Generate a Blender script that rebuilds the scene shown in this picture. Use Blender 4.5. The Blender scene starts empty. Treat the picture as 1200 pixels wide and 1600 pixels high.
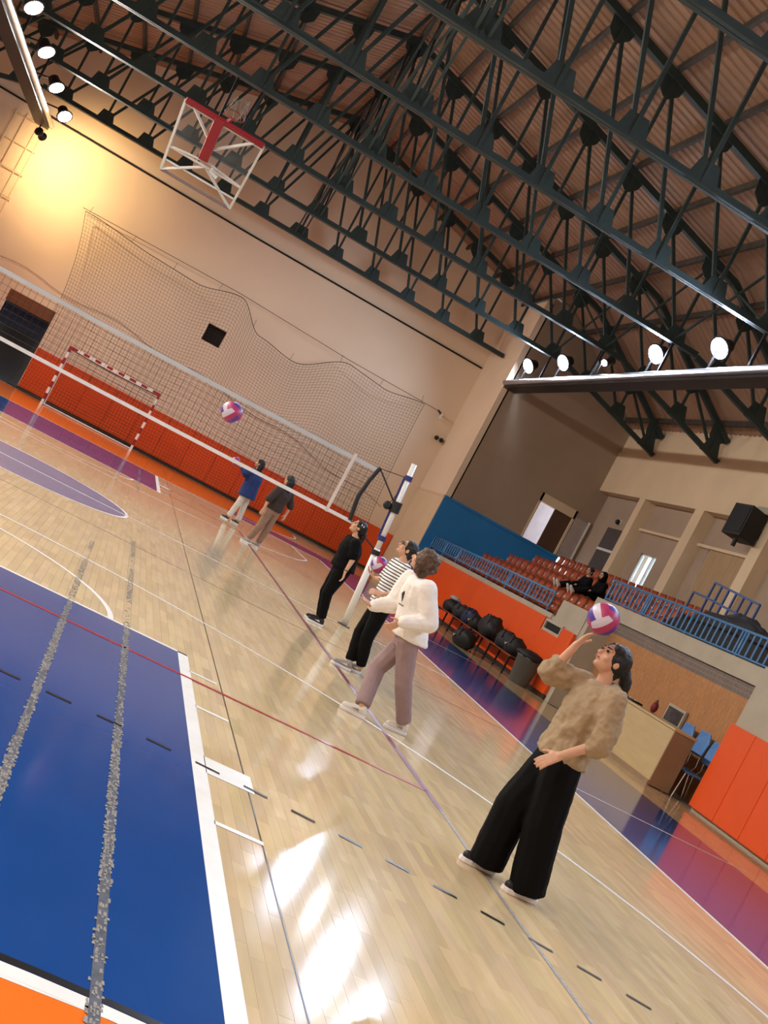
import bpy, bmesh, math, random
from mathutils import Vector, Matrix
random.seed(7)
C = bpy.context.scene.collection
S = bpy.context.scene
# ---------------------------------------------------------------- camera
cam_d = bpy.data.cameras.new('camera'); cam = bpy.data.objects.new('camera', cam_d); C.objects.link(cam)
S.camera = cam
def cam_matrix(loc, yaw, pitch, roll):
    f = Vector((math.sin(yaw)*math.cos(pitch), math.cos(yaw)*math.cos(pitch), math.sin(pitch)))
    r = Vector((math.cos(yaw), -math.sin(yaw), 0)); u = r.cross(f)
    c, s = math.cos(roll), math.sin(roll)
    R_ = c*r + s*u; U_ = -s*r + c*u
    m = Matrix((R_, U_, -f)).transposed().to_4x4(); m.translation = loc
    return m
cam.matrix_world = cam_matrix(Vector((1.2526, -17.2634, 1.638)), 0.22702, 0.01257, 0.488478)
cam_d.sensor_fit = 'VERTICAL'; cam_d.sensor_height = 24.0; cam_d.lens = 1774.66/1600*24.0
cam_d.clip_start = 0.05; cam_d.clip_end = 400
# ---------------------------------------------------------------- world, exposure
w = bpy.data.worlds.new('world'); S.world = w; w.use_nodes = True
bg = w.node_tree.nodes['Background']; bg.inputs[0].default_value = (0.86, 0.93, 1.0, 1); bg.inputs[1].default_value = 5.0
S.view_settings.view_transform = 'Standard'; S.view_settings.look = 'None'
S.view_settings.exposure = -0.2; S.view_settings.gamma = 1.0; S.view_settings.use_curve_mapping = False
LAMP_Y = [18.6 - 3.19*i for i in range(12)]
LAMP_W_RIGHT, LAMP_W_LEFT, WALL_W = 1000.0, 1200.0, 950.0
# ---------------------------------------------------------------- materials
def srgb(c):
    return tuple((v/12.92 if v <= .04045 else ((v+.055)/1.055)**2.4) for v in (x/255 for x in c))
MATS = {}
def mat(name, col, rough=.6, metal=0, var=.12, scale=3.0, bump=0.0, coat=0, emit=0, trans=0, attr=None, spec=.5, stretch=None):
    if name in MATS: return MATS[name]
    m = bpy.data.materials.new(name); m.use_nodes = True; MATS[name] = m
    nt = m.node_tree; b = nt.nodes['Principled BSDF']; c = srgb(col)
    b.inputs['Roughness'].default_value = rough; b.inputs['Metallic'].default_value = metal
    b.inputs['Coat Weight'].default_value = coat; b.inputs['Coat Roughness'].default_value = .12
    b.inputs['Specular IOR Level'].default_value = spec
    tc = nt.nodes.new('ShaderNodeTexCoord'); src = tc.outputs['Object']
    if stretch:
        mp = nt.nodes.new('ShaderNodeMapping'); mp.inputs['Scale'].default_value = stretch
        nt.links.new(src, mp.inputs[0]); src = mp.outputs[0]
    n = nt.nodes.new('ShaderNodeTexNoise'); n.inputs['Scale'].default_value = scale; n.inputs['Detail'].default_value = 6
    nt.links.new(src, n.inputs['Vector'])
    r = nt.nodes.new('ShaderNodeMapRange'); r.inputs[1].default_value = .25; r.inputs[2].default_value = .75
    r.inputs[3].default_value = 1-var; r.inputs[4].default_value = 1+var*.6
    nt.links.new(n.outputs[0], r.inputs[0])
    mx = nt.nodes.new('ShaderNodeMix'); mx.data_type = 'RGBA'; mx.blend_type = 'MULTIPLY'; mx.inputs[0].default_value = 1
    mx.inputs[6].default_value = (*c, 1); nt.links.new(r.outputs[0], mx.inputs[7])
    out = mx.outputs[2]
    if attr:
        a = nt.nodes.new('ShaderNodeAttribute'); a.attribute_name = attr
        m2 = nt.nodes.new('ShaderNodeMix'); m2.data_type = 'RGBA'; m2.blend_type = 'MULTIPLY'; m2.inputs[0].default_value = 1
        nt.links.new(out, m2.inputs[6]); nt.links.new(a.outputs['Color'], m2.inputs[7]); out = m2.outputs[2]
    nt.links.new(out, b.inputs['Base Color'])
    if bump:
        bp = nt.nodes.new('ShaderNodeBump'); bp.inputs['Strength'].default_value = bump; bp.inputs['Distance'].default_value = .02
        nt.links.new(n.outputs[0], bp.inputs['Height']); nt.links.new(bp.outputs[0], b.inputs['Normal'])
    if emit:
        b.inputs['Emission Color'].default_value = (*c, 1); b.inputs['Emission Strength'].default_value = emit
    if trans: b.inputs['Transmission Weight'].default_value = trans
    m.diffuse_color = (*c, 1)
    return m
# ---------------------------------------------------------------- mesh building
class MB:
    def __init__(s): s.v = []; s.f = []; s.col = None
    def add(s, vs, fs):
        o = len(s.v); s.v += [tuple(p) for p in vs]; s.f += [tuple(i+o for i in f) for f in fs]; return s
    def box(s, x0, x1, y0, y1, z0, z1):
        return s.add([(x0,y0,z0),(x1,y0,z0),(x1,y1,z0),(x0,y1,z0),(x0,y0,z1),(x1,y0,z1),(x1,y1,z1),(x0,y1,z1)],
                     [(3,2,1,0),(4,5,6,7),(0,1,5,4),(1,2,6,5),(2,3,7,6),(3,0,4,7)])
    def bar(s, p, q, w, h, up=(0,0,1)):
        p, q = Vector(p), Vector(q); d = (q-p).normalized(); u = Vector(up)
        if abs(d.dot(u)) > .99: u = Vector((0,1,0))
        a = d.cross(u).normalized()*w/2; b = a.cross(d).normalized()*h/2
        vs = [p-a-b, p+a-b, p+a+b, p-a+b, q-a-b, q+a-b, q+a+b, q-a+b]
        return s.add(vs, [(3,2,1,0),(4,5,6,7),(0,1,5,4),(1,2,6,5),(2,3,7,6),(3,0,4,7)])
    def tube(s, pts, r, n=6, cap=True):
        pts = [Vector(p) for p in pts]; rs = r if isinstance(r, (list,tuple)) else [r]*len(pts); o = len(s.v)
        prev = None
        for i, p in enumerate(pts):
            t = (pts[min(i+1,len(pts)-1)]-pts[max(i-1,0)]).normalized()
            if prev is None:
                a = t.cross(Vector((0,0,1)) if abs(t.z) < .9 else Vector((1,0,0))).normalized()
            else: a = (prev - t*prev.dot(t)).normalized()
            prev = a; b = t.cross(a)
            for k in range(n):
                an = 2*math.pi*k/n; s.v.append(tuple(p+(a*math.cos(an)+b*math.sin(an))*rs[i]))
        for i in range(len(pts)-1):
            for k in range(n):
                k2 = (k+1) % n; s.f.append((o+i*n+k, o+i*n+k2, o+(i+1)*n+k2, o+(i+1)*n+k))
        if cap:
            s.f.append(tuple(o+k for k in range(n))[::-1]); s.f.append(tuple(o+(len(pts)-1)*n+k for k in range(n)))
        return s
    def prism(s, poly, d):           # poly: list of 3D points, extruded by vector d
        n = len(poly); d = Vector(d); vs = [Vector(p) for p in poly]; vs += [p+d for p in vs]
        return s.add(vs, [tuple(range(n))[::-1], tuple(range(n, 2*n))] + [(i, (i+1) % n, n+(i+1) % n, n+i) for i in range(n)])
    def lathe(s, prof, c=(0,0,0), n=16):
        o = len(s.v); c = Vector(c)
        for r, z in prof:
            for k in range(n):
                a = 2*math.pi*k/n; s.v.append((c.x+r*math.cos(a), c.y+r*math.sin(a), c.z+z))
        for i in range(len(prof)-1):
            for k in range(n):
                k2 = (k+1) % n; s.f.append((o+i*n+k, o+i*n+k2, o+(i+1)*n+k2, o+(i+1)*n+k))
        s.f.append(tuple(o+k for k in range(n))[::-1]); s.f.append(tuple(o+(len(prof)-1)*n+k for k in range(n)))
        return s
    def ell(s, c, r, n=12, m=8, rot=None):
        o = len(s.v); c = Vector(c)
        for i in range(m+1):
            th = math.pi*i/m
            for k in range(n):
                a = 2*math.pi*k/n
                p = Vector((r[0]*math.sin(th)*math.cos(a), r[1]*math.sin(th)*math.sin(a), r[2]*math.cos(th)))
                if rot: p = rot @ p
                s.v.append(tuple(c+p))
        for i in range(m):
            for k in range(n):
                k2 = (k+1) % n; s.f.append((o+i*n+k, o+(i+1)*n+k, o+(i+1)*n+k2, o+i*n+k2))
        return s
    def mesh(s, name, mt, off=None, smooth=False):
        me = bpy.data.meshes.new(name)
        vs = s.v if off is None else [(p[0]-off[0], p[1]-off[1], p[2]-off[2]) for p in s.v]
        me.from_pydata(vs, [], s.f); me.materials.append(mt)
        if s.col is not None:
            a = me.color_attributes.new('tone', 'FLOAT_COLOR', 'CORNER')
            i = 0
            for f, c in zip(s.f, s.col):
                for _ in f: a.data[i].color = (*c, 1); i += 1
        if smooth:
            for p in me.polygons: p.use_smooth = True
        return me
    def build(s, name, mt, parent=None, off=None, smooth=False, bevel=0):
        if parent is not None and off is None: off = parent.get('_base', (0,0,0))
        o = bpy.data.objects.new(name, s.mesh(name, mt, off, smooth)); C.objects.link(o)
        if parent is not None: o.parent = parent
        if bevel:
            b = o.modifiers.new('bevel', 'BEVEL'); b.width = bevel; b.segments = 2; b.limit_method = 'ANGLE'
        return o
BASES = {}
def thing(name, label, cat, base=(0,0,0), group=None, kind=None):
    o = bpy.data.objects.new(name, None); C.objects.link(o); o.empty_display_size = .1
    o.location = base; o['_base'] = tuple(base)
    tag(o, label, cat, group, kind); return o
def tag(o, label=None, cat=None, group=None, kind=None):
    if label: o['label'] = label
    if cat: o['category'] = cat
    if group: o['group'] = group
    if kind: o['kind'] = kind
    return o
def kids(o): return [c for c in o.children]
def copy_tree(o, loc=None, rz=None, label=None, parent=None):
    c = o.copy(); C.objects.link(c)
    if parent is not None: c.parent = parent
    for ch in CHILD.get(o.name, []): copy_tree(ch, parent=c)
    if loc is not None: c.location = loc
    if rz is not None: c.rotation_euler = (0,0,rz)
    if label: c['label'] = label
    return c
CHILD = {}
def index_children():
    CHILD.clear()
    for o in C.objects:
        if o.parent: CHILD.setdefault(o.parent.name, []).append(o)
def structure(o): o['kind'] = 'structure'; return o
def smoothstep(a, b, t):
    t = max(0, min(1, (t-a)/(b-a))); return t*t*(3-2*t)
# ---------------------------------------------------------------- palette
M_wood = mat('parquet_wood', (214,192,154), .11, var=.10, scale=2.5, coat=.0, attr='tone', stretch=(6,.8,1))
M_blue = mat('blue_floor_paint', (24,72,140), .11, var=.08, scale=1.5)
M_orange_floor = mat('orange_floor_paint', (240,120,40), .14, var=.06)
M_white_line = mat('white_line_paint', (238,238,234), .3, var=.06, scale=8)
M_red_line = mat('red_line_paint', (170,38,48), .3, var=.1)
M_burg = mat('burgundy_line_paint', (120,56,78), .3, var=.15)
M_black_line = mat('black_line_paint', (28,28,30), .3, var=.2, scale=20)
M_tape = mat('worn_grey_tape', (146,142,136), .55, var=.45, scale=40); M_glue = mat('tape_glue_residue', (84,88,98), .5, var=.5, scale=25)
M_wall = mat('peach_wall_paint', (240,219,193), .75, var=.10, scale=.35)
M_brownwall = mat('taupe_wall_paint', (166,146,126), .8, var=.12, scale=.6)
M_cream = mat('cream_wall_paint', (226,204,172), .75, var=.06, scale=1)
M_bluewall = mat('blue_wall_paint', (34,128,200), .5, var=.1, scale=1.2)
M_concrete = mat('painted_concrete', (178,168,150), .8, var=.12, scale=2, bump=.15)
M_mat = mat('orange_vinyl_mat', (232,84,22), .42, var=.1, scale=.9, bump=.05)
M_steel = mat('dark_green_steel', (50,66,66), .55, metal=.2, var=.3, scale=2)
M_purlin = mat('dusty_purlin_steel', (70,64,58), .8, var=.4, scale=6, bump=.4)
M_deck = mat('roof_sheet_metal', (160,128,106), .6, var=.16, scale=.8)
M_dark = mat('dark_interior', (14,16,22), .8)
M_white = mat('white_steel_paint', (232,232,228), .35, var=.08)
M_redband = mat('goal_red_paint', (150,26,36), .4, var=.1)
M_cord = mat('dark_net_cord', (52,42,36), .8)
M_black = mat('black_rubber', (20,20,22), .6)
M_railblue = mat('rail_blue_paint', (84,140,196), .35, var=.12, scale=6)
M_seat = mat('brown_plastic_seat', (170,82,48), .2, var=.15, scale=2)
M_glass = mat('window_glass', (225,235,240), .05, trans=.95)
M_clear = mat('clear_acrylic', (225,230,232), .05); M_clear.node_tree.nodes['Principled BSDF'].inputs['Alpha'].default_value = .04
M_chrome = mat('chrome_steel', (190,190,195), .2, metal=1)
# ================================================================ SETTING
XL, XW, YF, YN = -11.4, 11.5, 22.8, -23.0        # left wall, stand front wall, far wall, near wall
XB = 16.0; XT = 12.0; YE = 19.2                  # back beam of stand, tiled recess wall, end wall of stand
XR, ZR, SL = 3.05, 13.2, .262                    # ridge
ZC = 8.8                                         # bottom chord height
# ---- floor
floor = structure(thing('floor', None, None)); floor['label'] = 'glossy pale parquet sports floor with painted court markings'
MB().box(XL, XB+1.5, YN, YF+.3, -.3, -.02).build('floor_slab', M_concrete, floor)
PW, PL = .07, .5
def plank_tone():
    r = random.random(); k = .86 + .18*random.random()
    if r < .12: k *= .94
    return (k, k*(.955+.05*random.random()), k*(.86+.12*random.random()))
cx, cy = 1.2526, -17.2634
rest = MB(); rest.col = []
near = []
nx = int((XW-XL)/PW)
for i in range(nx):
    x0 = XL+i*PW; y = YN - random.random()*PL
    while y < YF:
        L = PL*(.75+.5*random.random()); y1 = min(y+L, YF); ya = max(y, YN)
        if y1-ya > .03:
            t = plank_tone(); h = random.random()*.0003
            key = None
            xm, ym = x0+PW/2, (ya+y1)/2
            if 2.6 < xm < 4.9 and -13.9 < ym < -9.6:
                d = math.hypot(xm-cx, ym-cy); ang = math.degrees(math.atan2(xm-cx, ym-cy))
                key = d
            g = .0006
            if key is not None: near.append((key, x0+g, x0+PW-g, ya+g, y1-g, h, t))
            else:
                rest.box(x0+g, x0+PW-g, ya+g, y1-g, -.02, -h); 
                del rest.f[-6]; rest.col += [t]*5
        y = y1 if y1 < YF else YF
near.sort()
for k, (d, a, b, c, e, h, t) in enumerate(near):
    if k < 295:
        m = MB(); m.box(a, b, c, e, -.02, -h); m.col = [t]*6; m.build('plank', M_wood, floor)
    else:
        rest.box(a, b, c, e, -.02, -h); del rest.f[-6]; rest.col += [t]*5
tag(rest.build('parquet_planks', M_wood, floor), kind='stuff')
def paint(name, m, mt, layer):
    return m.build(name, mt, floor)
def flat(poly, layer):                       # thin slab of paint
    z = .0006*layer
    return MB().prism([(p[0], p[1], z-.0008) for p in poly], (0,0,.0008))
def rect(x0, x1, y0, y1): return [(x0,y0),(x1,y0),(x1,y1),(x0,y1)]
def arc(c, r, a0, a1, n=40): return [(c[0]+r*math.cos(a0+(a1-a0)*i/n), c[1]+r*math.sin(a0+(a1-a0)*i/n)) for i in range(n+1)]
def stroke(pts, wd, layer):
    m = MB(); z = .0006*layer
    L, R = [], []
    for i, p in enumerate(pts):
        a = Vector(pts[max(i-1,0)]); b = Vector(pts[min(i+1,len(pts)-1)]); d = (b-a).normalized(); n = Vector((-d.y, d.x))*wd/2
        L.append((p[0]+n.x, p[1]+n.y)); R.append((p[0]-n.x, p[1]-n.y))
    for i in range(len(pts)-1):
        m.prism([(R[i][0],R[i][1],z-.0008),(R[i+1][0],R[i+1][1],z-.0008),(L[i+1][0],L[i+1][1],z-.0008),(L[i][0],L[i][1],z-.0008)], (0,0,.0008))
    return m
def worn(x, y0, y1):                          # tape rubbed away to irregular flakes
    m = MB(); y = y0; rr = random.Random(int(x*100)+int(y0)); z = .0036
    while y < y1:
        h = rr.uniform(.01,.035); fade = (.62 if y < -8.2 else .38)-.3*(math.sin(y*2.1+x*9)>.6)
        for k in range(5):
            if rr.random() < fade:
                a = x-.028+.0112*k+rr.uniform(-.004,.002); b_ = a+rr.uniform(.009,.014); e = y+rr.uniform(-.008,.008)
                m.prism([(a,e,z-.0006),(b_,e+rr.uniform(-.006,.006),z-.0006),(b_-rr.uniform(0,.004),e+h,z-.0006),(a+rr.uniform(0,.004),e+h*.9,z-.0006)],(0,0,.0006))
        y += h
    return m
def goal_area(s, r):
    pts = [(x, s*y) for x, y in arc((-1.5,20), r, -math.pi, -math.pi/2)] + [(x, s*y) for x, y in arc((1.5,20), r, -math.pi/2, 0)]
    return pts
for s in (-1, 1):
    ga = goal_area(s, 6.0); ga = [(max(XL+.05, p[0]), p[1]) for p in ga]
    paint('orange_goal_area', flat(ga + [(7.5, s*22.3), (-7.5, s*22.3)], 1), M_orange_floor, 1)
    paint('white_court_line', stroke(goal_area(s, 6.03), .07, 4), M_white_line, 4)
    paint('black_court_line', stroke(goal_area(s, 6.09), .04, 4), M_black_line, 4)
    paint('blue_key_paint', flat(rect(-2.4, 2.4, s*8.25 if s > 0 else -14, 14 if s > 0 else -8.25), 2), M_blue, 2)
    for x in (-2.43, 2.43): paint('white_court_line', stroke([(x, s*14), (x, s*8.2)], .09, 4), M_white_line, 4)
    paint('white_court_line', stroke([(-2.47, s*8.22), (2.47, s*8.22)], .05, 4), M_white_line, 4)
    paint('white_court_line', stroke([(x, s*y) for x, y in arc((0,8.2), 1.8, -math.pi, 0)], .05, 4), M_white_line, 4)
    paint('white_court_line', stroke([(-6.6,s*14),(-6.6,s*11)] + [(x, s*y) for x, y in arc((0,12.42), 6.75, math.pi+.2122, 2*math.pi-.2122)] + [(6.6,s*11),(6.6,s*14)], .05, 4), M_white_line, 4)
    paint('white_court_line', stroke([(-7.5, s*14), (7.5, s*14)], .05, 3), M_white_line, 3)
    paint('red_court_line', stroke([(-4.5, s*9), (4.5, s*9)], .05, 5), M_red_line, 5)
    for x in (-2.62, 2.62):                     # lane marks beside the key
        for y, ln, wd in ((-12.15,.0,0), (8.75,.18,.05), (9.75,.2,.05), (11.0,.25,.3), (11.9,.22,.05)):
            if wd: paint('lane_mark', stroke([(x-math.copysign(.15,x), s*y), (x+math.copysign(ln-.1,x), s*y)], wd, 4), M_white_line, 4)
    # broken free-throw arc of the handball court
    a = 0.0; R9 = 9.0; q = []
    k = 0; x = .01
    while x < 1.5: q.append(((x, 11.0), (x+.15, 11.0))); x += .3
    th = (x-1.5)/R9
    while th < 1.0:
        q.append(((1.5+R9*math.sin(th), 20-R9*math.cos(th)), (1.5+R9*math.sin(th+.15/R9), 20-R9*math.cos(th+.15/R9)))); th += .3/R9
    for p0, p1 in q:
        for sx in (-1, 1):
            if sx < 0 and s < 0 and p0[0] > 3: continue
            paint('dash_mark', stroke([(sx*p0[0], s*p0[1]), (sx*p1[0], s*p1[1])], .035, 6), M_black_line, 6)
for x in (7.5, ): 
    paint('blue_border_paint', flat(rect(7.5, 10.0, -16.3, 16.3), 1), M_blue, 1)
paint('blue_border_paint', flat(rect(-10.0, -7.5, -16.3, 16.3), 1), M_blue, 1)
paint('blue_border_paint', flat(rect(4.75, 7.5, 14.3, 16.3), 2), M_blue, 2)
paint('blue_border_paint', flat(rect(-7.5, -4.75, 14.3, 16.3), 2), M_blue, 2)
for x in (-7.5, 7.5): paint('white_court_line', stroke([(x, -16.3), (x, 14.05)], .05, 3), M_white_line, 3)
for x in (-4.5, 4.5): paint('burgundy_court_line', stroke([(x, -9.4), (x, 9)], .055, 5), M_burg, 5)
paint('worn_grey_tape_strip', stroke([(4.5,-9.4), (4.47,-11), (4.5,-14.5)], .03, 5), M_tape, 5)
for x in (1.46, 1.94):
    for y0, y1 in ((-14.35, -4.4 if x < 1.6 else -2.6), (5.5, 13.2)):
        if y0 < 0: paint('tape_residue_strip', stroke([(x, y0), (x, -8.25)], .04, 5), M_glue, 5)
        paint('worn_grey_tape_strip', worn(x, y0, y1), M_tape, 6)
paint('blue_centre_circle', flat(arc((0,0), 1.8, 0, 2*math.pi-.01, 64), 2), mat('faded_blue_paint', (110,112,150), .22), 2)
paint('white_court_line', stroke(arc((0,0), 1.8, 0, 2*math.pi, 64), .05, 4), M_white_line, 4)
paint('white_court_line', stroke([(-7.5,0),(7.5,0)], .05, 4), M_white_line, 4)
for y in (-5.05, 5.65): paint('white_court_line', stroke([(7.5,y),(10.2,y)], .04, 4), M_white_line, 4)
for x, n in ((2.73, 'floor_seam'),): paint(n, stroke([(x, -22), (x, 21)], .008, 3), M_black_line, 3)
for y in (-3.0, ): paint('floor_seam', stroke([(-7,y),(7.4,y)], .012, 3), M_black_line, 3)
# ---- walls
def wall_xz(m, y0, y1, xs, zs, holes):           # a wall in the xz plane built from cells, holes left out
    for i in range(len(xs)-1):
        for k in range(len(zs)-1):
            c = ((xs[i]+xs[i+1])/2, (zs[k]+zs[k+1])/2)
            if any(h[0] < c[0] < h[1] and h[2] < c[1] < h[3] for h in holes): continue
            m.box(xs[i], xs[i+1], y0, y1, zs[k], zs[k+1])
    return m
def wall_yz(m, x0, x1, ys, zs, holes):
    for i in range(len(ys)-1):
        for k in range(len(zs)-1):
            c = ((ys[i]+ys[i+1])/2, (zs[k]+zs[k+1])/2)
            if any(h[0] < c[0] < h[1] and h[2] < c[1] < h[3] for h in holes): continue
            m.box(x0, x1, ys[i], ys[i+1], zs[k], zs[k+1])
    return m
XE = 12.15                                         # beyond it the roof drops to the eaves over the stand
def roof_z(x): return ZR+.3-SL*abs(x-XR) if x <= XE else ZR+.3-SL*(XE-XR)-.64*(x-XE)
wf = MB()
DOOR = (-4.33, -2.70, 0, 2.86); HATCH = (1.9, 2.58, 4.45, 5.08)
XC = 11.25
wall_xz(wf, YF, YF+.3, [XL-.3, DOOR[0], DOOR[1], HATCH[0], HATCH[1], XC], [0, DOOR[3], HATCH[2], HATCH[3], 8.45], [DOOR, HATCH])
wf.prism([(XL-.3,YF,8.45),(XC+5,YF,8.45),(XC+5,YF,roof_z(XC+5)),(XE,YF,roof_z(XE)),(XR,YF,roof_z(XR)),(XL-.3,YF,roof_z(XL))], (0,.3,0))
o = structure(wf.build('wall_far', M_wall)); o['label'] = 'tall peach painted end wall behind the goal'
wr = MB(); wr.box(XC, XC+.25, YE, YF+.3, 3.56, 10.9)
o = structure(wr.build('wall_return', M_wall)); o['label'] = 'narrow peach return wall beside the stand'
cp = MB(); cp.box(XC-.03, XC+.25, YE-.02, YF, 0, 3.56); cp.box(XC-.05, XC+.25, YE-.03, YF, 3.5, 3.58)
structure(cp.build('trim_1', M_cream))['label'] = 'cream panel between end wall and blue stand wall'
we = MB(); ED = (14.25, 15.68, 3.58, 5.25)
wall_xz(we, YE, YE+.3, [XC+.2, ED[0], ED[1], XB+1.2], [3.58, ED[3], 8.2], [ED]); 
we.prism([(XC+.2,YE,8.2),(XB+1,YE,8.2),(XE,YE,11.1),(XC+.2,YE,11.1)], (0,.3,0))
o = structure(we.build('wall_stand_end', M_brownwall)); o['label'] = 'taupe wall closing the far end of the stand'
bw = MB(); bw.box(XC, XB-.2, YE-.03, YE+.3, 0, 3.55); bw.box(XC, XB-.2, YE-.06, YE, 3.5, 3.58)
structure(bw.build('wall_stand_blue', M_bluewall))['label'] = 'blue dado wall at the end of the seats'
# stand front wall
sw = MB(); sw.box(XW, XW+.25, 5.3, YE, 0, 1.68); sw.box(XW-.03, XW+.3, 7.0, YE, 1.60, 1.72)
structure(sw.build('wall_stand_front', M_concrete))['label'] = 'low concrete front wall of the stand with ledge'
pb = MB(); pb.box(XW-.012, XW+.3, 5.31, 6.85, 1.45, 2.12)
structure(pb.build('wall_parapet', M_concrete))['label'] = 'raised concrete parapet block beside the stand entrance'
rs = MB(); rs.box(XW+.004, XT+.3, 5.1, 5.296, 0, 2.2)
structure(rs.build('wall_recess_side', M_concrete))['label'] = 'grey concrete side of the table recess'
pt = MB(); pt.box(XT-.02, XT+.35, -1.4, 6.4, 2.21, 2.53); pt.box(XT+.06, XT+.35, -1.4, 5.3, 0, 2.25)
pt.box(XW, XT+.35, YN, -1.4, 0, 2.53)
structure(pt.build('wall_balcony', M_concrete))['label'] = 'concrete balcony band above tiled wall'
wn = MB().box(XL-.3, XB+1.5, YN-.3, YN, 0, 13.6); structure(wn.build('wall_near', M_wall))['label'] = 'end wall behind the court'
wl = MB().box(XL-.3, XL, YN, YF, 0, 10.2); structure(wl.build('wall_left', M_wall))['label'] = 'long side wall opposite the stand'
# tiles (too small to pick apart): one mesh of separate tiles
tl = MB(); tl.col = []
TW, TH = .038, .085; nrow = 26
for r in range(nrow):
    z0 = r*TH; dark = z0 > 1.93
    for k in range(int(6.5/TW)):
        y0 = -1.4+k*TW; h = .012+random.random()*.003
        tl.box(XT+.06-h, XT+.07, y0+.002, y0+TW-.002, z0+.006, z0+TH-.006)
        t = .9+.16*random.random()
        c = (.19*t,.165*t,.155*t) if dark else (.50*t, .235*t, .095*t)
        tl.col += [c]*6
tag(tl.build('wall_tiles', mat('glazed_tile', (255,255,255), .3, var=.08, attr='tone'), bpy.data.objects['wall_balcony']), kind='stuff')
gr = MB().box(XT+.052, XT+.058, -1.4, 5.3, 0, 2.2); gr.build('tile_grout', mat('pale_grout', (170,140,105), .8), bpy.data.objects['wall_balcony'])
# stand back: beam, columns, recess with windows
bb = MB(); bb.box(XB, XB+.3, YN, YE, 6.25, 7.72); bb.box(XB+.3, XB+1.0, YN, YE, 6.26, 6.4); bb.box(XB+.05, XB+.3, YN, YE, 7.72, 8.7)
o = structure(bb.build('wall_right', M_cream)); o['label'] = 'cream beam band along the back of the stand'
COLS = [(15.52,15.92), (11.7,12.22), (8.06,8.56), (4.3,4.8), (.5,1.0), (-3.3,-2.8), (-7.1,-6.6)]
for a, b in COLS:
    c = MB().box(XB+.005, XB+.45, a, b, 2.9, 6.27); structure(c.build('trim_2', M_cream))['label'] = 'cream painted column at the back of the stand'
XK = 16.4
W1 = (13.76, 14.85, 3.5, 4.67); W2 = (8.9, 11.2, 3.5, 5.3)
wk = MB(); wall_yz(wk, XK, XK+.3, [YN, W2[0], W2[1], W1[0], W1[1], YE], [2.4, 3.5, 4.67, 5.3, 6.4], [W1, W2])
structure(wk.build('wall_back', mat('recess_wall_paint', (176,156,138), .8, scale=.8)))['label'] = 'recessed back wall of the stand between columns'
lg = MB()
for a, b in ((12.22,15.52), (8.56,11.7)): lg.box(XK-.12, XK, a, b, 5.3, 5.38)
structure(lg.build('trim_3', M_cream))['label'] = 'narrow ledge above the stand windows'
def window(n, y0, y1, z0, z1, bars, lab):
    t = structure(thing('window_%d' % n, None, None, (XK+.1, y0, z0))); t['label'] = lab
    f = MB(); 
    for a, b, c, d in ((y0,y1,z0,z0+.05),(y0,y1,z1-.05,z1),(y0,y0+.05,z0,z1),(y1-.05,y1,z0,z1)): f.box(XK+.05, XK+.15, a, b, c, d)
    f.build('window_frame', M_white, t)
    ys = [y0] + bars + [y1]
    for b in bars: MB().box(XK+.05, XK+.15, b-.03, b+.03, z0, z1).build('mullion', M_white, t)
    for i in range(len(ys)-1): MB().box(XK+.09, XK+.1, ys[i]+.03, ys[i+1]-.03, z0+.05, z1-.05).build('pane', M_glass, t)
window(1, *W1, [14.1], 'bright window in the recess between the cream columns')
window(2, *W2, [10.0], 'window mostly covered by a beige board leaving a bright slit')
# end wall doorway
d = structure(thing('door_1', None, None, (ED[0], YE, ED[2]))); d['label'] = 'open doorway with brown door at the top of the stand'
f = MB()
for a, b, c, e in ((ED[0],ED[0]+.07,ED[2],ED[3]),(ED[1]-.07,ED[1],ED[2],ED[3]),(ED[0],ED[1],ED[3]-.3,ED[3])): f.box(a, b, YE-.03, YE+.33, c, e)
f.build('door_frame', M_cream, d)
MB().box(ED[0]+.68, ED[1]-.07, YE+.05, YE+.1, ED[2], ED[3]-.3).build('door_leaf', mat('brown_door', (92,66,50), .5), d)
lob = MB(); lob.box(13.6, 16.6, YE+2.6, YE+2.75, 2.4, 7); lob.box(13.5, 13.6, YE+.3, YE+2.6, 2.4, 7); lob.box(13.5, 16.6, YE+.3, YE+2.6, 3.3, 3.4)
structure(lob.build('wall_lobby', mat('lobby_wall', (190,180,185), .8)))['label'] = 'pale lobby wall seen through the stand doorway'
MB().box(14.55, 14.85, YE+2.55, YE+2.6, 3.7, 4.5).build('lobby_window', mat('lit_lobby_window', (240,245,255), .5, emit=3.0), d)
MB().box(15.72, 16.25, YE-.06, YE-.01, 3.58, 5.05).build('pale_door_leaf', mat('pale_door', (178,166,160), .6), d)
MB().box(16.2, 16.26, YE-.09, YE-.02, 3.4, 5.1).build('pale_door_edge', M_white, d)
# far door opening
d = structure(thing('door_2', None, None, (DOOR[0], YF, 0))); d['label'] = 'dark doorway in the end wall with brown lintel panel'
MB().box(DOOR[0], DOOR[1], YF+.02, YF+.12, 2.46, 2.86).build('lintel_panel', mat('brown_lintel', (120,72,40), .6), d)
MB().box(DOOR[0], DOOR[1], YF+.6, YF+.65, 0, 2.5).build('dark_opening_fill', M_dark, d)  # near-black sheet paints the unlit depth of the open doorway
cu = MB()
for k in range(16): cu.tube([(DOOR[0]+.05+k*.1, YF+.3, 1.75), (DOOR[0]+.05+k*.1, YF+.3, 2.45)], .06, 6)
cu.build('dark_blue_curtain', mat('navy_cloth', (30,42,62), .9), d)
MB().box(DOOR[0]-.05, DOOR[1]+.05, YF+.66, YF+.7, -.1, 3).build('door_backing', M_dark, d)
hb = MB().box(HATCH[0]-.02, HATCH[1]+.02, YF+.28, YF+.34, HATCH[2]-.02, HATCH[3]+.02)
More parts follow.
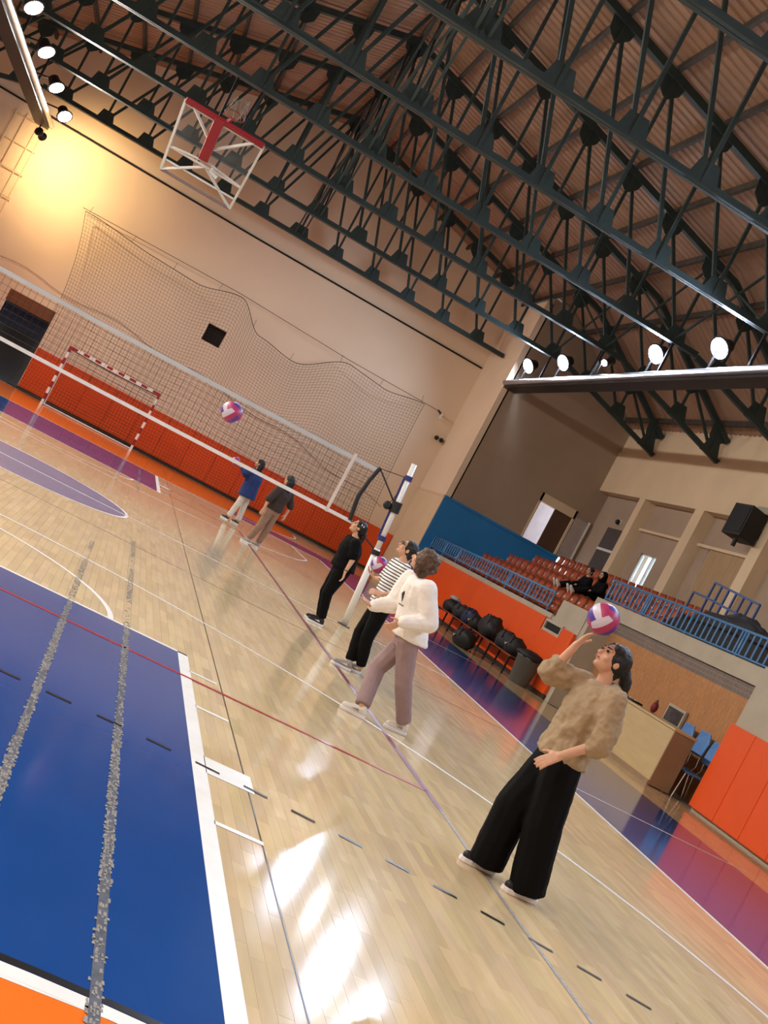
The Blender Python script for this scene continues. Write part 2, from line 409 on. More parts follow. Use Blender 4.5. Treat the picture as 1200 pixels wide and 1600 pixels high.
structure(hb.build('window_3', M_dark))['label'] = 'small square black hatch high in the end wall'
# baseboards
for nm, args in (('baseboard_far', (DOOR[1], XC, YF-.06, YF, 0, .1)), ('baseboard_right', (XW-.05, XW, 5.3, YE, 0, .1))):
    structure(MB().box(*args).build(nm, mat('dark_skirting', (60,44,36), .6)))['label'] = 'dark wooden skirting under the orange mats'
# ---- stand tiers
for k in range(5):
    m = MB(); x0 = XW+.25 if k == 0 else 11.95+.8*k-.38
    x1 = XB+1.0 if k == 4 else 11.95+.8*(k+1)-.38+.1
    m.box(x0, x1, 5.3, YE-.03, 0.9, 1.38+.37*k); m.box(max(x0, XT+.36), max(x1, XT+.6), -12.0, 5.3, 0.9, 1.38+.37*k)
    structure(m.build('stand_tier', M_concrete))['label'] = 'concrete step of the spectator stand'
# aisle steps by the blue wall
for k in range(8):
    x0 = 12.6+.4*k; structure(MB().box(x0, x0+.42, YE-.9, YE-.06, 1.2, 1.75+.19*k).build('aisle_step', M_concrete))['label'] = 'small concrete stair step beside the blue wall'
# ================================================================ ROOF
ceil = structure(thing('ceiling', None, None, (XR, 0, ZR))); ceil['label'] = 'pitched roof of ribbed metal sheets'
def sheet(side):
    m = MB(); xs = [XR, XE, XB+.6] if side > 0 else [XR, XL-.3]
    pw, n = .2625, 4; prof = []
    for k in range(n):
        y = k*pw; prof += [(y, 0), (y+.14, 0), (y+.17, .035), (y+.235, .035)]
    prof += [(n*pw, 0), (n*pw+.06, 0)]
    for i in range(len(prof)-1):
        (ya, ha), (yb, hb) = prof[i], prof[i+1]
        for x0, x1 in zip(xs, xs[1:]): m.add([(x0,ya,roof_z(x0)+ha),(x1,ya,roof_z(x1)+ha),(x1,yb,roof_z(x1)+hb),(x0,yb,roof_z(x0)+hb)], [(0,1,2,3) if side < 0 else (3,2,1,0)])
    return m.mesh('roof_sheet', M_deck, (XR, 0, ZR))
for side in (-1, 1):
    me = sheet(side)
    for k in range(44):
        o = bpy.data.objects.new('roof_sheet', me); C.objects.link(o); o.parent = ceil; o.location = (0, YN+k*1.05, 0.006*(k % 2))
for x0, x1 in ((XR, XE), (XE, XB+.6), (XR, XL-.3)):  # unseen slabs added over the sheets to stop sky light leaking in
    MB().prism([(x0,YN-.3,roof_z(x0)+.06),(x1,YN-.3,roof_z(x1)+.06),(x1,YN-.3,roof_z(x1)+.16),(x0,YN-.3,roof_z(x0)+.16)],(0,YF-YN+.6,0)).build('roof_light_block', M_purlin, ceil)
NODES = [XR+1.4*k for k in range(-9, 10)]
for x in NODES:
    if XL < x < XB+.4:
        z = roof_z(x)-.09 if abs(x-XR) > .1 else roof_z(x)-.12
        MB().box(x-.04, x+.04, YN, YF, z-.08, z+.08).build('purlin', M_purlin, ceil)
# ---- trusses
def bot_z(x):
    d = abs(x-XR); return ZC if d <= XE-XR else ZC-SL*1.05*(d-(XE-XR))
def top_z(x): return roof_z(x)-.3
TR_Y = [20.8-4.2*k for k in range(10)]
def make_truss(Y, label, xr, grp=None):
    t = thing('roof_truss', label, 'roof truss', (XR, Y, ZC), grp)
    xl = XL+.02
    for s, xe in ((1, xr), (-1, xl)):
        xm = min(XE, xe) if s > 0 else xe
        MB().bar((XR,Y,ZR),(xm,Y,top_z(xm)),.16,.16).build('top_chord', M_steel, t)
        if xe > XE: MB().bar((XE,Y,top_z(XE)),(xe,Y,top_z(xe)),.16,.16).build('top_chord', M_steel, t)
        if s > 0 and xe > XE: MB().bar((XE,Y,ZC),(xe,Y,bot_z(xe)),.14,.14).build('bottom_chord', M_steel, t)
        if s < 0: MB().bar((2*XR-XE,Y,ZC),(xe,Y,bot_z(xe)),.14,.14).build('bottom_chord', M_steel, t)
    m = MB()
    for dy in (-.055, .055): m.box(2*XR-XE, min(XE, xr), Y+dy-.045, Y+dy+.045, ZC-.015, ZC+.015); 
    for dy in (-.02, .02): m.box(2*XR-XE, min(XE, xr), Y+dy-.008, Y+dy+.008, ZC-.015, ZC+.13)
    m.build('bottom_chord', M_steel, t)
    for x in NODES:
        if not (xl+.3 < x < xr-.1): continue
        s = 0 if abs(x-XR) < .1 else (1 if x > XR else -1)
        zb, zt = bot_z(x), top_z(x)
        MB().bar((x,Y,zb),(x,Y,zt),.07,.07).build('web_post', M_steel, t)
        if s:
            xi = x-s*1.4
            MB().bar((x,Y+.04,zb+.1),(xi,Y+.04,top_z(xi)-.1),.06,.08).build('web_diagonal', M_steel, t)
        g = .26 if s else .34
        MB().prism([(x-g-.06,Y-.01,zb-.02),(x+g+.06,Y-.01,zb-.02),(x+g*.62,Y-.01,zb+.42),(x-g*.75,Y-.01,zb+.42)],(0,.02,0)).build('gusset_plate', M_steel, t)
        MB().prism([(x-.3,Y-.01,top_z(x-.3)),(x+.3,Y-.01,top_z(x+.3)),(x+.24,Y-.01,zt-.3),(x+.06,Y-.01,zt-.46),(x-.06,Y-.01,zt-.46),(x-.24,Y-.01,zt-.3)],(0,.02,0)).build('gusset_plate', M_steel, t)
    return t
make_truss(TR_Y[0], 'dark green steel roof truss closest to the end wall behind the goal', XC-.05)
truss = make_truss(TR_Y[1], 'dark green steel roof truss spanning court and stand', XB, 'roof trusses across the hall'); index_children()
TLAB = {2: 'dark green steel roof truss above the basketball key at the goal end', 3: 'dark green steel roof truss carrying the folded basketball backboard', 4: 'dark green steel roof truss between the backboard and the net',
        5: 'dark green steel roof truss straight above the volleyball net', 6: 'dark green steel roof truss above the line behind the net post'}
truss['label'] = 'second dark green steel roof truss from the end wall behind the goal'
for i, y in enumerate(TR_Y):
    if i >= 2: copy_tree(truss, (XR, y, ZC), label=TLAB.get(i, 'dark green steel roof truss above the blue and orange court end'))
# longitudinal bracing along the ridge and the two haunches
br = thing('ridge_bracing', 'cross bracing bars between the trusses under the roof ridge', 'bracing', (XR, TR_Y[-1], ZC))
for i in range(len(TR_Y)-1):
    a, b = TR_Y[i], TR_Y[i+1]
    for dx in (-.12, .12):
        MB().bar((XR+dx,a,ZC+.1),(XR+dx,b,ZR-.2),.05,.05).build('brace_bar', M_steel, br)
        MB().bar((XR+dx,b,ZC+.1),(XR+dx,a,ZR-.2),.05,.05).build('brace_bar', M_steel, br)
    MB().bar((XR,a,ZC+2.2),(XR,b,ZC+2.2),.06,.06).build('brace_bar', M_steel, br)
br2 = thing('haunch_bracing', 'cross bracing bars between trusses above the stand edge', 'bracing', (NODES[15], TR_Y[-1], ZC))
for i in range(1, len(TR_Y)-1):
    a, b = TR_Y[i], TR_Y[i+1]; x = NODES[15]
    MB().bar((x,a,ZC+.1),(x,b,top_z(x)-.1),.05,.05).build('brace_bar', M_steel, br2)
    MB().bar((x,b,ZC+.1),(x,a,top_z(x)-.1),.05,.05).build('brace_bar', M_steel, br2)
# ---- lamp gantries and floodlights
M_gantry = mat('gantry_dark_steel', (40,38,40), .5, metal=.3)
M_duct = mat('bright_duct_metal', (200,200,205), .3, metal=.9, var=.15)
def gantry(x, z, s, lab, ye):
    t = thing('lamp_gantry', lab, 'gantry', (x, YN, z), 'lamp gantries hung under the trusses')
    MB().box(x-.22, x+.22, YN+.05, ye, z-.16, z+.12).build('gantry_beam', M_gantry, t)
    MB().tube([(x-s*.27, YN+.1, z-.02), (x-s*.27, ye-.1, z-.02)], .085, 10).build('cable_duct', M_duct, t, smooth=True)
    for y in [y for y in TR_Y if y < ye]: MB().bar((x,y,z+.1),(x,y,ZC),.06,.06).build('hanger', M_gantry, t)
GR, GL = (11.46, 7.79), (-5.42, 7.79)
gantry(*GR, 1, 'dark lamp gantry with bright duct along the stand', YE-.12)
gantry(*GL, -1, 'dark lamp gantry with bright duct on the side away from the stand', 20.2)
def flood(x, y, z, gx, tgt, power, col, lab, grp, emit=60, rad=.2, cone=176):
    p = Vector((x,y,z)); d = (Vector(tgt)-p).normalized()
    t = thing('floodlight', lab, 'floodlight', (x,y,z), grp)
    q = d.to_track_quat('Z', 'Y').to_matrix()
    def put(m): m.v = [tuple(p + q @ Vector(v)) for v in m.v]; return m
    put(MB().lathe([(.06,-.3),(.14,-.26),(rad*.8,-.1),(rad+.04,.03),(rad+.04,.06),(rad+.005,.06)], n=16)).build('lamp_housing', M_gantry, t)
    put(MB().lathe([(rad,.055),(rad,.065),(rad*.6,.085),(.01,.09)], n=16)).build('lamp_lens', mat('lit_lens_%d' % int(col[2]), col, .4, emit=emit), t, smooth=True)
    zb = GR[1]+.118 if z > GR[1] else GR[1]-.157
    MB().tube([tuple(p-d*.2), (gx, y, max(z-.12, zb+.12)) if z > GR[1] else (gx, y, z+.03), (gx, y, zb)], .025, 6).build('lamp_bracket', M_gantry, t)
    l = bpy.data.lights.new('flood', 'SPOT'); l.energy = power; l.color = srgb(col); l.spot_size = math.radians(cone); l.spot_blend = .5 if cone > 150 else 1.0; l.shadow_soft_size = rad
    lo = bpy.data.objects.new('flood_light', l); C.objects.link(lo); lo.rotation_euler = d.to_track_quat('-Z','Y').to_euler()
    lo.parent = t; lo.location = d*.13
LAB_R = 'round white floodlight on the gantry along the stand'; LAB_L = 'round white floodlight on the gantry away from the stand'
for i, y in enumerate(LAMP_Y):
    if i == 2: flood(11.6, y, 8.5, 11.5, (3.0, y-6, 0), 60, (240,245,255), 'small dim floodlight on the stand gantry', None, 40, .09)
    else: flood(11.56, y, 8.6, 11.5, (3.0, y-3.5, 1), LAMP_W_RIGHT, (212,230,255), LAB_R, 'floodlights on the stand side', 60, .24)
    flood(-4.72, y, 8.0, GL[0], (2.0, y-(3.5 if i else 6), 1), LAMP_W_LEFT, (252,245,236), LAB_L, 'floodlights away from the stand', 60, .2)
flood(-5.25, 20.05, 7.36, GL[0], (-4.1, 22.9, 6.9), WALL_W, (255,214,150), 'warm floodlight turned onto the end wall', None, 60, .1, 125)
# ================================================================ THINGS
# ---- wall mats
def mats(pos, lab, grp):
    for bx in pos:
        m = MB(); m.box(*bx); o = m.build('wall_mat', M_mat, None, (bx[0], bx[2], bx[4]), bevel=.015)
        o.location = (bx[0], bx[2], bx[4]); tag(o, lab, 'wall mat', grp)
n = 14; wd = (XC-.05-(DOOR[1]+.02))/n
mats([(DOOR[1]+.02+i*wd+.004, DOOR[1]+.02+(i+1)*wd-.004, YF-.09, YF-.002, .1, 1.56) for i in range(n)],
     'orange padded wall mat on the end wall behind the goal', 'orange mats along the end wall')
n = 7; wd = (YE-.1-7.15)/n
mats([(XW-.09, XW-.002, 7.15+i*wd+.003, 7.15+(i+1)*wd-.003, .1, 1.6) for i in range(n)],
     'orange padded wall mat below the blue stand railing', 'orange mats below the stand railing')
mats([(XW-.09, XW-.002, 5.32, 6.0, .1, 1.55)], 'narrow orange wall mat at the corner beside the table recess', None)
mats([(XW-.09, XW-.002, 6.006, 7.144, .1, 1.3)], 'lower cut orange wall mat under the small socket box', None)
mats([(XW-.09, XW-.002, -1.4-.75*(i+1)+.004, -1.4-.75*i-.004, .06, 1.5) for i in range(8)],
     'orange padded wall mat on the wall beside the blue chairs', 'orange mats beside the chairs')
sb = thing('socket_box', 'small grey socket box with dark recess above the cut mat', 'socket box', (XW-.06, 6.2, 1.3))
for a in ((6.05,7.1,1.3,1.36),(6.05,7.1,1.52,1.58),(6.05,6.11,1.36,1.52),(7.04,7.1,1.36,1.52)): MB().box(XW-.07, XW, *a).build('box_frame', M_concrete, sb)
MB().box(XW-.03, XW, 6.11, 7.04, 1.36, 1.52).build('dark_recess', M_dark, sb)
# ---- handball goal
g = thing('handball_goal', 'red and white striped handball goal with net against orange mats', 'goal', (0, 20, 0))
def band(p, q, n, first, wdt=.08):
    p, q = Vector(p), Vector(q)
    for i in range(n):
        a = p.lerp(q, i/n); b = p.lerp(q, (i+1)/n)
        MB().bar(a, b, wdt, wdt, (0,1,0)).build('red_band' if (i+first) % 2 == 0 else 'white_band', M_redband if (i+first) % 2 == 0 else M_white, g)
for s in (-1, 1): band((s*1.54, 20, 2.08), (s*1.54, 20, 0), 10, 0)
band((-1.5, 20, 2.04), (1.5, 20, 2.04), 15, 0)
for s in (-1, 1):
    MB().tube([(s*1.54,20.04,2.0),(s*1.54,20.8,1.98),(s*1.54,21.1,.03),(s*1.54,20.04,.03)], .022, 6).build('side_frame', M_white, g)
MB().tube([(-1.54,21.1,.03),(1.54,21.1,.03)], .025, 6).build('back_bar', M_white, g)
MB().tube([(-1.54,20.8,1.98),(1.54,20.8,1.98)], .02, 6).build('top_back_bar', M_white, g)
def net_sheet(P, nu, nv, r):                    # P(u,v)->Vector; knotted cords both ways
    m = MB()
    for i in range(nu+1): m.tube([P(i/nu, j/nv) for j in range(nv+1)], r, 3, False)
    for j in range(nv+1): m.tube([P(i/nu, j/nv) for i in range(nu+1)], r, 3, False)
    return m
def gp(u, v):
    x = -1.54+3.08*u
    return Vector((x, 20.8+.3*(1-v)+.08*math.sin(v*3.1), 1.98*v+.03))
net_sheet(gp, 30, 20, .003).build('goal_net', M_cord, g)
net_sheet(lambda u, v: Vector((-1.54+3.08*u, 20.04+.76*v, 2.0-.04*math.sin(3.1*u)-.02*v)), 30, 8, .003).build('goal_net', M_cord, g)
for s in (-1, 1): net_sheet(lambda u, v: Vector((s*1.54, 20.04+(1.06-.3*v)*u, .03+1.95*v)), 8, 20, .003).build('goal_net', M_cord, g)
# ---- protective net hung in front of the end wall
def topz(x):
    ks = [(-3.35,6.27),(-.6,6.05),(.9,5.98),(2.45,6.32),(3.6,5.45),(5.0,5.25),(6.85,6.16),(8.3,5.98),(9.85,6.22)]
    for (a, za), (b, zb) in zip(ks, ks[1:]):
        if a <= x <= b:
            t = (x-a)/(b-a); t = t*t*(3-2*t) if abs(zb-za) > .2 else t; return za+(zb-za)*t
    return 6.2
def pn(u, v):                                   # v: 0 bottom, 1 top
    xt = -3.35+13.2*u; xb = -3.0+13.25*u; z1 = topz(min(9.85, max(-3.35, xt)))
    k = 4*v*(1-v); x = xb+(xt-xb)*v
    x += (.45*(1-u)**6 - .15*u**6)*k
    z = .05+(z1-.05)*v
    y = 22.25+.07*math.sin(7*u*math.pi+3*v)+.05*math.sin(17*u+2)+.05*math.sin(9*v+5*u)
    return Vector((x, y, z))
pnet = thing('safety_net', 'large sagging dark safety net hung across the end wall', 'net', (3, 22.3, 0))
net_sheet(pn, 118, 54, .0042).build('net_mesh', M_cord, pnet)
MB().tube([pn(i/118, 1) for i in range(119)], .012, 5).build('top_rope', M_black, pnet)
MB().tube([pn(i/60, 0) for i in range(61)], .03, 6).build('bottom_rope', M_black, pnet)
for uu in (0, 1): MB().tube([pn(uu, j/54) for j in range(55)], .008, 5).build('side_rope', M_black, pnet)
for i in range(9): MB().tube([pn(i/8*.98+.01, 1), pn(i/8*.98+.01, 1)+Vector((.05*(i%2),.25,.28))], .006, 4).build('tie_cord', M_black, pnet)
wire = MB().tube([(-3.5,22.55,6.36),(2.4,22.55,6.45),(6.8,22.55,6.3),(10.6,22.6,6.3)], .01, 5).build('suspension_wire', M_black, pnet)
# ---- volleyball net and posts
vn = thing('volleyball_net', 'black volleyball net with white tapes stretched across the court', 'net', (0, 0, 1.5))
XA, XZ = -5.0, 4.86
def vz(x, t): 
    s = (x-XA)/(XZ-XA); lo = 1.49-.03*math.sin(math.pi*s); hi = 2.42-.05*math.sin(math.pi*s); return lo+(hi-lo)*t
m = MB()
for i in range(99): x = XA+.1*i; m.tube([(x,0,vz(x,0)),(x,0,vz(x,1))], .0028, 3, False)
for j in range(10): m.tube([(XA+.986*i, 0, vz(XA+.986*i, j/9)) for i in range(11)], .0028, 3, False)
m.build('net_mesh', M_black, vn)
M_nettape = mat('white_net_tape', (226,226,228), .6, var=.1, scale=10)
def tape(t0, t1, name, mt):
    m = MB()
    for i in range(20):
        a = XA+(XZ-XA)*i/20; b = XA+(XZ-XA)*(i+1)/20
        m.add([(a,-.006,vz(a,t0)),(b,-.006,vz(b,t0)),(b,-.006,vz(b,t1)),(a,-.006,vz(a,t1)),(a,.006,vz(a,t0)),(b,.006,vz(b,t0)),(b,.006,vz(b,t1)),(a,.006,vz(a,t1))],
              [(0,1,2,3),(7,6,5,4),(3,2,6,7),(4,5,1,0)])
    m.build(name, mt, vn)
tape(.925, 1.0, 'top_tape', mat('grey_white_tape', (186,188,192), .6)); tape(-.03, .03, 'bottom_tape', M_nettape)
MB().bar((4.42,0,1.45),(4.42,0,2.45),.05,.014,(0,1,0)).build('side_tape', mat('clear_side_tape', (215,205,200), .4), vn)
MB().tube([(4.86,0,2.44),(4.80,0,2.2),(4.76,0,1.9),(4.82,0,1.5)], .035, 8).build('side_pad', M_black, vn)
def vpost(s):
    lab = 'white leaning volleyball post with blue straps beside the players' if s > 0 else 'white volleyball post at the net end away from the stand'
    t = thing('volleyball_post', lab, 'post', (s*5.52, 0, 0)); f = lambda z: (s*(5.52-.075*z), 0, z)
    MB().tube([f(0), f(1.3)], .055, 12).build('post_tube', M_white, t, smooth=True)
    MB().tube([f(1.2), f(2.74)], .045, 12).build('upper_tube', M_white, t, smooth=True)
    nb = mat('navy_strap', (40,44,110), .5)
    for z in (1.48, 2.5): MB().tube([f(z-.04), f(z+.04)], .065, 10).build('strap_clamp', nb, t)
    MB().bar(Vector(f(1.48))-Vector((s*.06,0,0)), Vector(f(2.5))-Vector((s*.06,0,0)), .03, .03).build('strap_rail', nb, t)
    w_ = MB(); w_.tube([f(1.92), f(2.1)], .085, 8); w_.ell((f(2)[0]-s*.135, 0, 1.98), (.07,.05,.07)); w_.build('winch', M_black, t)
    MB().tube([f(1.2), f(1.28)], .075, 8).build('rope_cleat', M_black, t)
    MB().lathe([(.11,0),(.11,.012),(.07,.02)], (s*5.52,0,0), 14).build('floor_collar', mat('dark_plate', (60,55,50), .5), t)
    xe_ = 4.86 if s > 0 else 5.0
    for a, b, r in (((s*xe_,0,2.43), f(2.5), .006), ((s*xe_,0,2.43), f(2.02), .014), ((s*(xe_-.02),0,1.5), f(1.26), .012), (f(2.45), (f(2)[0]-s*.12,0,2.02), .005)):
        MB().tube([a, b], r, 5).build('tension_rope', M_black, t)
vpost(1); vpost(-1)
# ---- volleyballs
def ball(p, lab):
    t = thing('volleyball', lab, 'ball', p); r = .105
    cols = [mat('ball_purple', (86,62,150), .45), mat('ball_white', (206,200,218), .45), mat('ball_pink', (172,52,100), .45)]
    rz = Matrix.Rotation(.6, 3, 'X') @ Matrix.Rotation(.5, 3, 'Y')
    for ax in range(3):
        for s in (-1, 1):
            for strip in range(3):
                m = MB(); N = 6; o = 0; vs = []; fs = []
                a0, a1 = -1+2*strip/3, -1+2*(strip+1)/3
                for i in range(N+1):
                    for j in range(4):
                        u = -1+2*i/N; v = a0+(a1-a0)*j/3
                        d = Vector((0,0,0)); d[ax] = s; d[(ax+1)%3] = math.tan(u*math.pi/4); d[(ax+2)%3] = math.tan(v*math.pi/4)
                        e = .4 if (j in (0,3) or i in (0,N)) else 1
                        vs.append(tuple(Vector(p)+rz@(d.normalized()*(r-.002+.002*e))))
                for i in range(N):
                    for j in range(3):
                        q = (i*4+j, (i+1)*4+j, (i+1)*4+j+1, i*4+j+1); fs.append(q if s > 0 else q[::-1])
                m.add(vs, fs); m.build('ball_panel', cols[(strip+ax) % 3], t, smooth=True)
ball((2.0, -6.4, 1.93), 'purple and white volleyball in the air in front of the net')
ball((4.368, -10.622, 1.781), 'purple and pink volleyball above the head of the player in khaki')
ball((3.829, 10.751, 1.387), 'purple and white volleyball held up by the player in the blue jacket')
ball((4.519, -4.212, 1.226), 'volleyball held beside the post by the player in the striped shirt')
# ---- folded-up basketball backboard
b = thing('basketball_backboard', 'folded basketball backboard frame with red padding hung below the trusses', 'basketball hoop', (.05, 7.2, 6.1))
TL, TRr = Vector((-.87, 6.9, 7.46)), Vector((.93, 6.9, 7.46)); BL, BR = Vector((-.72, 7.6, 6.1)), Vector((.9, 7.6, 6.1))
M_bframe = mat('backboard_white_tube', (206,200,192), .45, var=.15)
M_pad = mat('crimson_pad', (140,22,34), .5)
MB().bar(TL, TRr, .12, .09, (0,1,0)).build('edge_pad', M_pad, b, bevel=.02)
def bb_(p, q, wd=.05, mt=None, nm='frame_tube'): MB().bar(p, q, wd, wd).build(nm, mt or M_bframe, b)
off = Vector((0,.06,-.05))
bb_(TL+off, TRr+off, .06)
bb_(TL, BL); bb_(TRr, BR); bb_(BL, BR, .055, mat('greyed_tube', (120,105,105), .5))
ML, MR_ = TL.lerp(BL, .66), TRr.lerp(BR, .66)
bb_(ML, MR_, .05); bb_(TL.lerp(BL,.85), TRr.lerp(BR,.85), .04)
c0 = (ML+MR_)/2; c1 = (TL+TRr)/2
MB().bar(c1+Vector((-.12,-.02,.02)), c1.lerp(c0,.92)+Vector((-.1,-.06,0)), .22, .1, (0,1,0)).build('centre_pad', M_pad, b, bevel=.02)
bb_(c1.lerp(c0,.9), ML, .045); bb_(c1.lerp(c0,.9), MR_, .045); bb_(c0, BL, .05); bb_(c0, BR, .05)
bb_(TL.lerp(TRr,.08), c1.lerp(c0,.6), .05); bb_(TL.lerp(TRr,.92), c1.lerp(c0,.6), .05)
glass = MB().prism([tuple(TL+Vector((0,.09,0))),tuple(TRr+Vector((0,.09,0))),tuple(MR_+Vector((0,.09,0))),tuple(ML+Vector((0,.09,0)))],(0,.012,0)); glass.build('board_glass', M_clear, b)
hp = c1+Vector((.1,-.05,.22))
MB().tube([hp+Vector((.22*math.cos(a*.3927), .1*math.sin(a*.3927), .22*math.sin(a*.3927)*.5)) for a in range(17)], .012, 6).build('hoop_rim', mat('rusty_rim', (150,60,40), .6), b)
m = MB()
for k in range(16):
    a = k*.3927; a2 = a+.6
    P = [hp+Vector(((.22-.08*t)*math.cos(a+(a2-a)*t*(1 if k%2 else -1)), (.1-.03*t)*math.sin(a), (.11-.04*t)*math.sin(a+(a2-a)*t)+.36*t)) for t in (0,.33,.66,1)]
    m.tube(P, .007, 4, False)
m.build('hoop_net', mat('grey_net_cord', (120,110,100), .8), b)
bb_(hp-Vector((0,0,.05)), c1, .06, M_redband, 'rim_bracket')
for s in (-1, 1): bb_(c0+Vector((s*.18,.05,0)), Vector((.05+s*.3, 8.3, ZC)), .05, M_gantry, 'hanger_arm')
bb_(c1.lerp(c0,.95)+Vector((.12,.05,-.03)), c1.lerp(c0,.95)+Vector((.3,.1,-.1)), .12, M_white, 'counterweight')
# ---- cable, ladder, wall fittings on the end wall
tag(MB().tube([(XL,YF-.05,8.53),(-5.4,YF-.05,8.47),(1.9,YF-.05,8.42),(XC-.05,YF-.05,8.44)], .035, 6).build('wall_cable', M_black), 'thick black cable running along the end wall under the roof', 'cable')
tag(MB().tube([(-5.2+.5*i, YF-.04, 3.62-.0*i+.10*math.sin(i*.9)-.012*i*i*.12) for i in range(32)], .008, 5).build('wall_conduit', mat('mauve_cable', (150,110,110), .7)), 'thin mauve cable sagging across the end wall behind the net', 'cable')
ld = thing('wall_ladder', 'tall white wall ladder on the end wall beside the gantry', 'ladder', (-6.2, YF-.1, 4.5))
for x in (-6.75,-6.4,-5.95,-5.72): MB().tube([(x,YF-.12,4.2),(x,YF-.12,8.15)], .02, 6).build('ladder_rail', M_cream, ld)
for k in range(5): MB().tube([(-6.8,YF-.12,4.6+.85*k),(-5.65,YF-.12,4.6+.85*k)], .022, 6).build('rung', M_cream, ld)
for z in (4.3,8.1): MB().bar((-6.2,YF-.12,z),(-6.2,YF,z),.05,.05).build('wall_bracket', M_cream, ld)
wc = thing('wall_bracket_camera', 'small grey camera on a bracket beside the net corner', 'camera', (10.6,YF-.1,6.25))
MB().bar((10.45,YF-.3,6.3),(10.75,YF,6.22),.05,.05).build('bracket_arm', M_gantry, wc); MB().bar((10.62,YF-.25,6.05),(10.66,YF-.25,6.25),.1,.08).build('camera_body', M_white, wc)
tw = thing('twin_spotlight', 'twin black emergency lamp on the end wall', 'lamp', (11.0,YF-.1,5.44))
for dx in (-.1,.1): MB().ell((11.0+dx,YF-.16,5.42),(.085,.085,.085)).build('lamp_head', M_black, tw, smooth=True)
MB().box(10.95,11.05,YF-.14,YF,5.38,5.5).build('lamp_base', M_white, tw)
# ---- railings
def railing(name, lab, x, y0, y1, z0, z1, step, posts, mt=M_railblue, r=.016):
    t = thing(name, lab, 'railing', (x, y0, z0-.25))
    for z, rr in ((z1, .025), (z0, .02)): MB().tube([(x,y0,z),(x,y1,z)], rr, 8).build('rail_bar', mt, t, smooth=True)
    for y in posts: MB().tube([(x,y,z0-.22),(x,y,z1)], .024, 8).build('rail_post', mt, t, smooth=True)
    nb = int((y1-y0)/step)
    me = None
    for k in range(1, nb):
        y = y0+(y1-y0)*k/nb
        if me is None:
            o = MB().tube([(x,0,z0),(x,0,z1)], r, 6).build('baluster', mt, t, (x, 0, z0-.25)); me = o.data
        else:
            o = bpy.data.objects.new('baluster', me); C.objects.link(o); o.parent = t
        o.location = (0, y-y0, 0)
railing('stand_railing', 'pale blue baluster railing on the ledge above the orange mats', XW+.12, 7.8, YE-.05, 1.84, 2.2, .24, [7.8+i*1.62 for i in range(8)])
railing('balcony_railing', 'blue baluster railing on the balcony above the tiled wall', XT+.14, -9.0, 6.35, 2.58, 3.03, .2, [-9+i*1.918 for i in range(9)], r=.019)
sr = thing('stair_railing', 'dark blue steel stair railing rising behind the balcony', 'railing', (14.5, 4.4, 3.0))
M_rb2 = mat('dark_blue_rail', (52,84,140), .4)
for p, q in (((14.5,6.6,4.12),(14.5,4.5,3.95)), ((14.5,6.6,3.72),(14.5,4.5,3.55)), ((14.5,7.3,3.75),(14.5,6.6,3.72))): MB().bar(p, q, .05, .05).build('rail_bar', M_rb2, sr)
for k in range(7):
    y = 6.6-.35*k; MB().bar((14.5,y,2.48),(14.5,y,4.12-.08*(6.6-y)),.04,.05).build('rail_post', M_rb2, sr)
MB().bar((14.5,7.3,2.48),(14.5,7.3,3.75),.04,.05).build('rail_post', M_rb2, sr)
# ---- stadium seats
def make_seat():
    t = thing('stadium_seat', 'glossy brown plastic stadium seat bolted on the concrete stand', 'seat', (0,0,0), 'brown plastic seats in rows on the stand')
    m = MB(); W = .21
    prof = [(-.20,.36),(-.16,.40),(-.02,.385),(.12,.38),(.19,.41)]
    prof2 = [(.17,.40),(.215,.50),(.235,.64),(.225,.73)]
    for pr, nm in ((prof,'seat_pan'),(prof2,'backrest')):
        m = MB(); o = []
        for th in (0,-.025):
            for x, z in pr:
                for k in range(5):
                    y = -W+2*W*k/4; dz = .03*abs(k-2)/2 if nm == 'seat_pan' else 0; dx = -.03*abs(k-2)/2 if nm != 'seat_pan' else 0
                    m.v.append((x+dx-(th if nm != 'seat_pan' else 0), y*(1 if nm == 'seat_pan' else (1-.12*max(0,(z-.6)/.13))), z+dz+(th if nm == 'seat_pan' else 0)))
        n1 = len(pr)
        for s_ in range(2):
            for i in range(n1-1):
                for k in range(4):
                    q = (s_*n1*5+i*5+k, s_*n1*5+(i+1)*5+k, s_*n1*5+(i+1)*5+k+1, s_*n1*5+i*5+k+1); m.f.append(q[::-1] if s_ else q)
        rim = [i*5 for i in range(n1)] + [(n1-1)*5+k for k in range(1,5)] + [i*5+4 for i in range(n1-2,-1,-1)] + [k for k in range(3,0,-1)]
        for a, b_ in zip(rim, rim[1:]+rim[:1]): m.f.append((a, b_, b_+n1*5, a+n1*5))
        m.build(nm, M_seat, t, smooth=True)
    MB().bar((.02,0,0),(.02,0,.37),.06,.3).build('pedestal', M_gantry, t)
    return t
ROWS = ['front row right behind the blue railing', 'second row of the stand from the railing', 'middle row of the stand', 'fourth row of the stand from the railing', 'back row of the stand below the windows']
seat = make_seat(); index_children(); first = True; nseat = 0
for k in range(5):
    x, z = 11.98+.8*k, 1.38+.37*k; y = YE-1.2
    while y > (5.6 if k == 0 else 4.6 if k == 1 else 3.9 if k == 2 else -1.0):
        if not (k <= 1 and 6.95 < y < 7.75) and not (k == 3 and 4.1 < y < 7.6):
            lab = 'glossy brown plastic stadium seat in the %s' % ROWS[k]
            if first: seat.location = (x+.1, y, z); seat['label'] = lab; first = False
            else: copy_tree(seat, (x+.1, y, z), label=lab)
            nseat += 1
        y -= .5
print('seats', nseat)
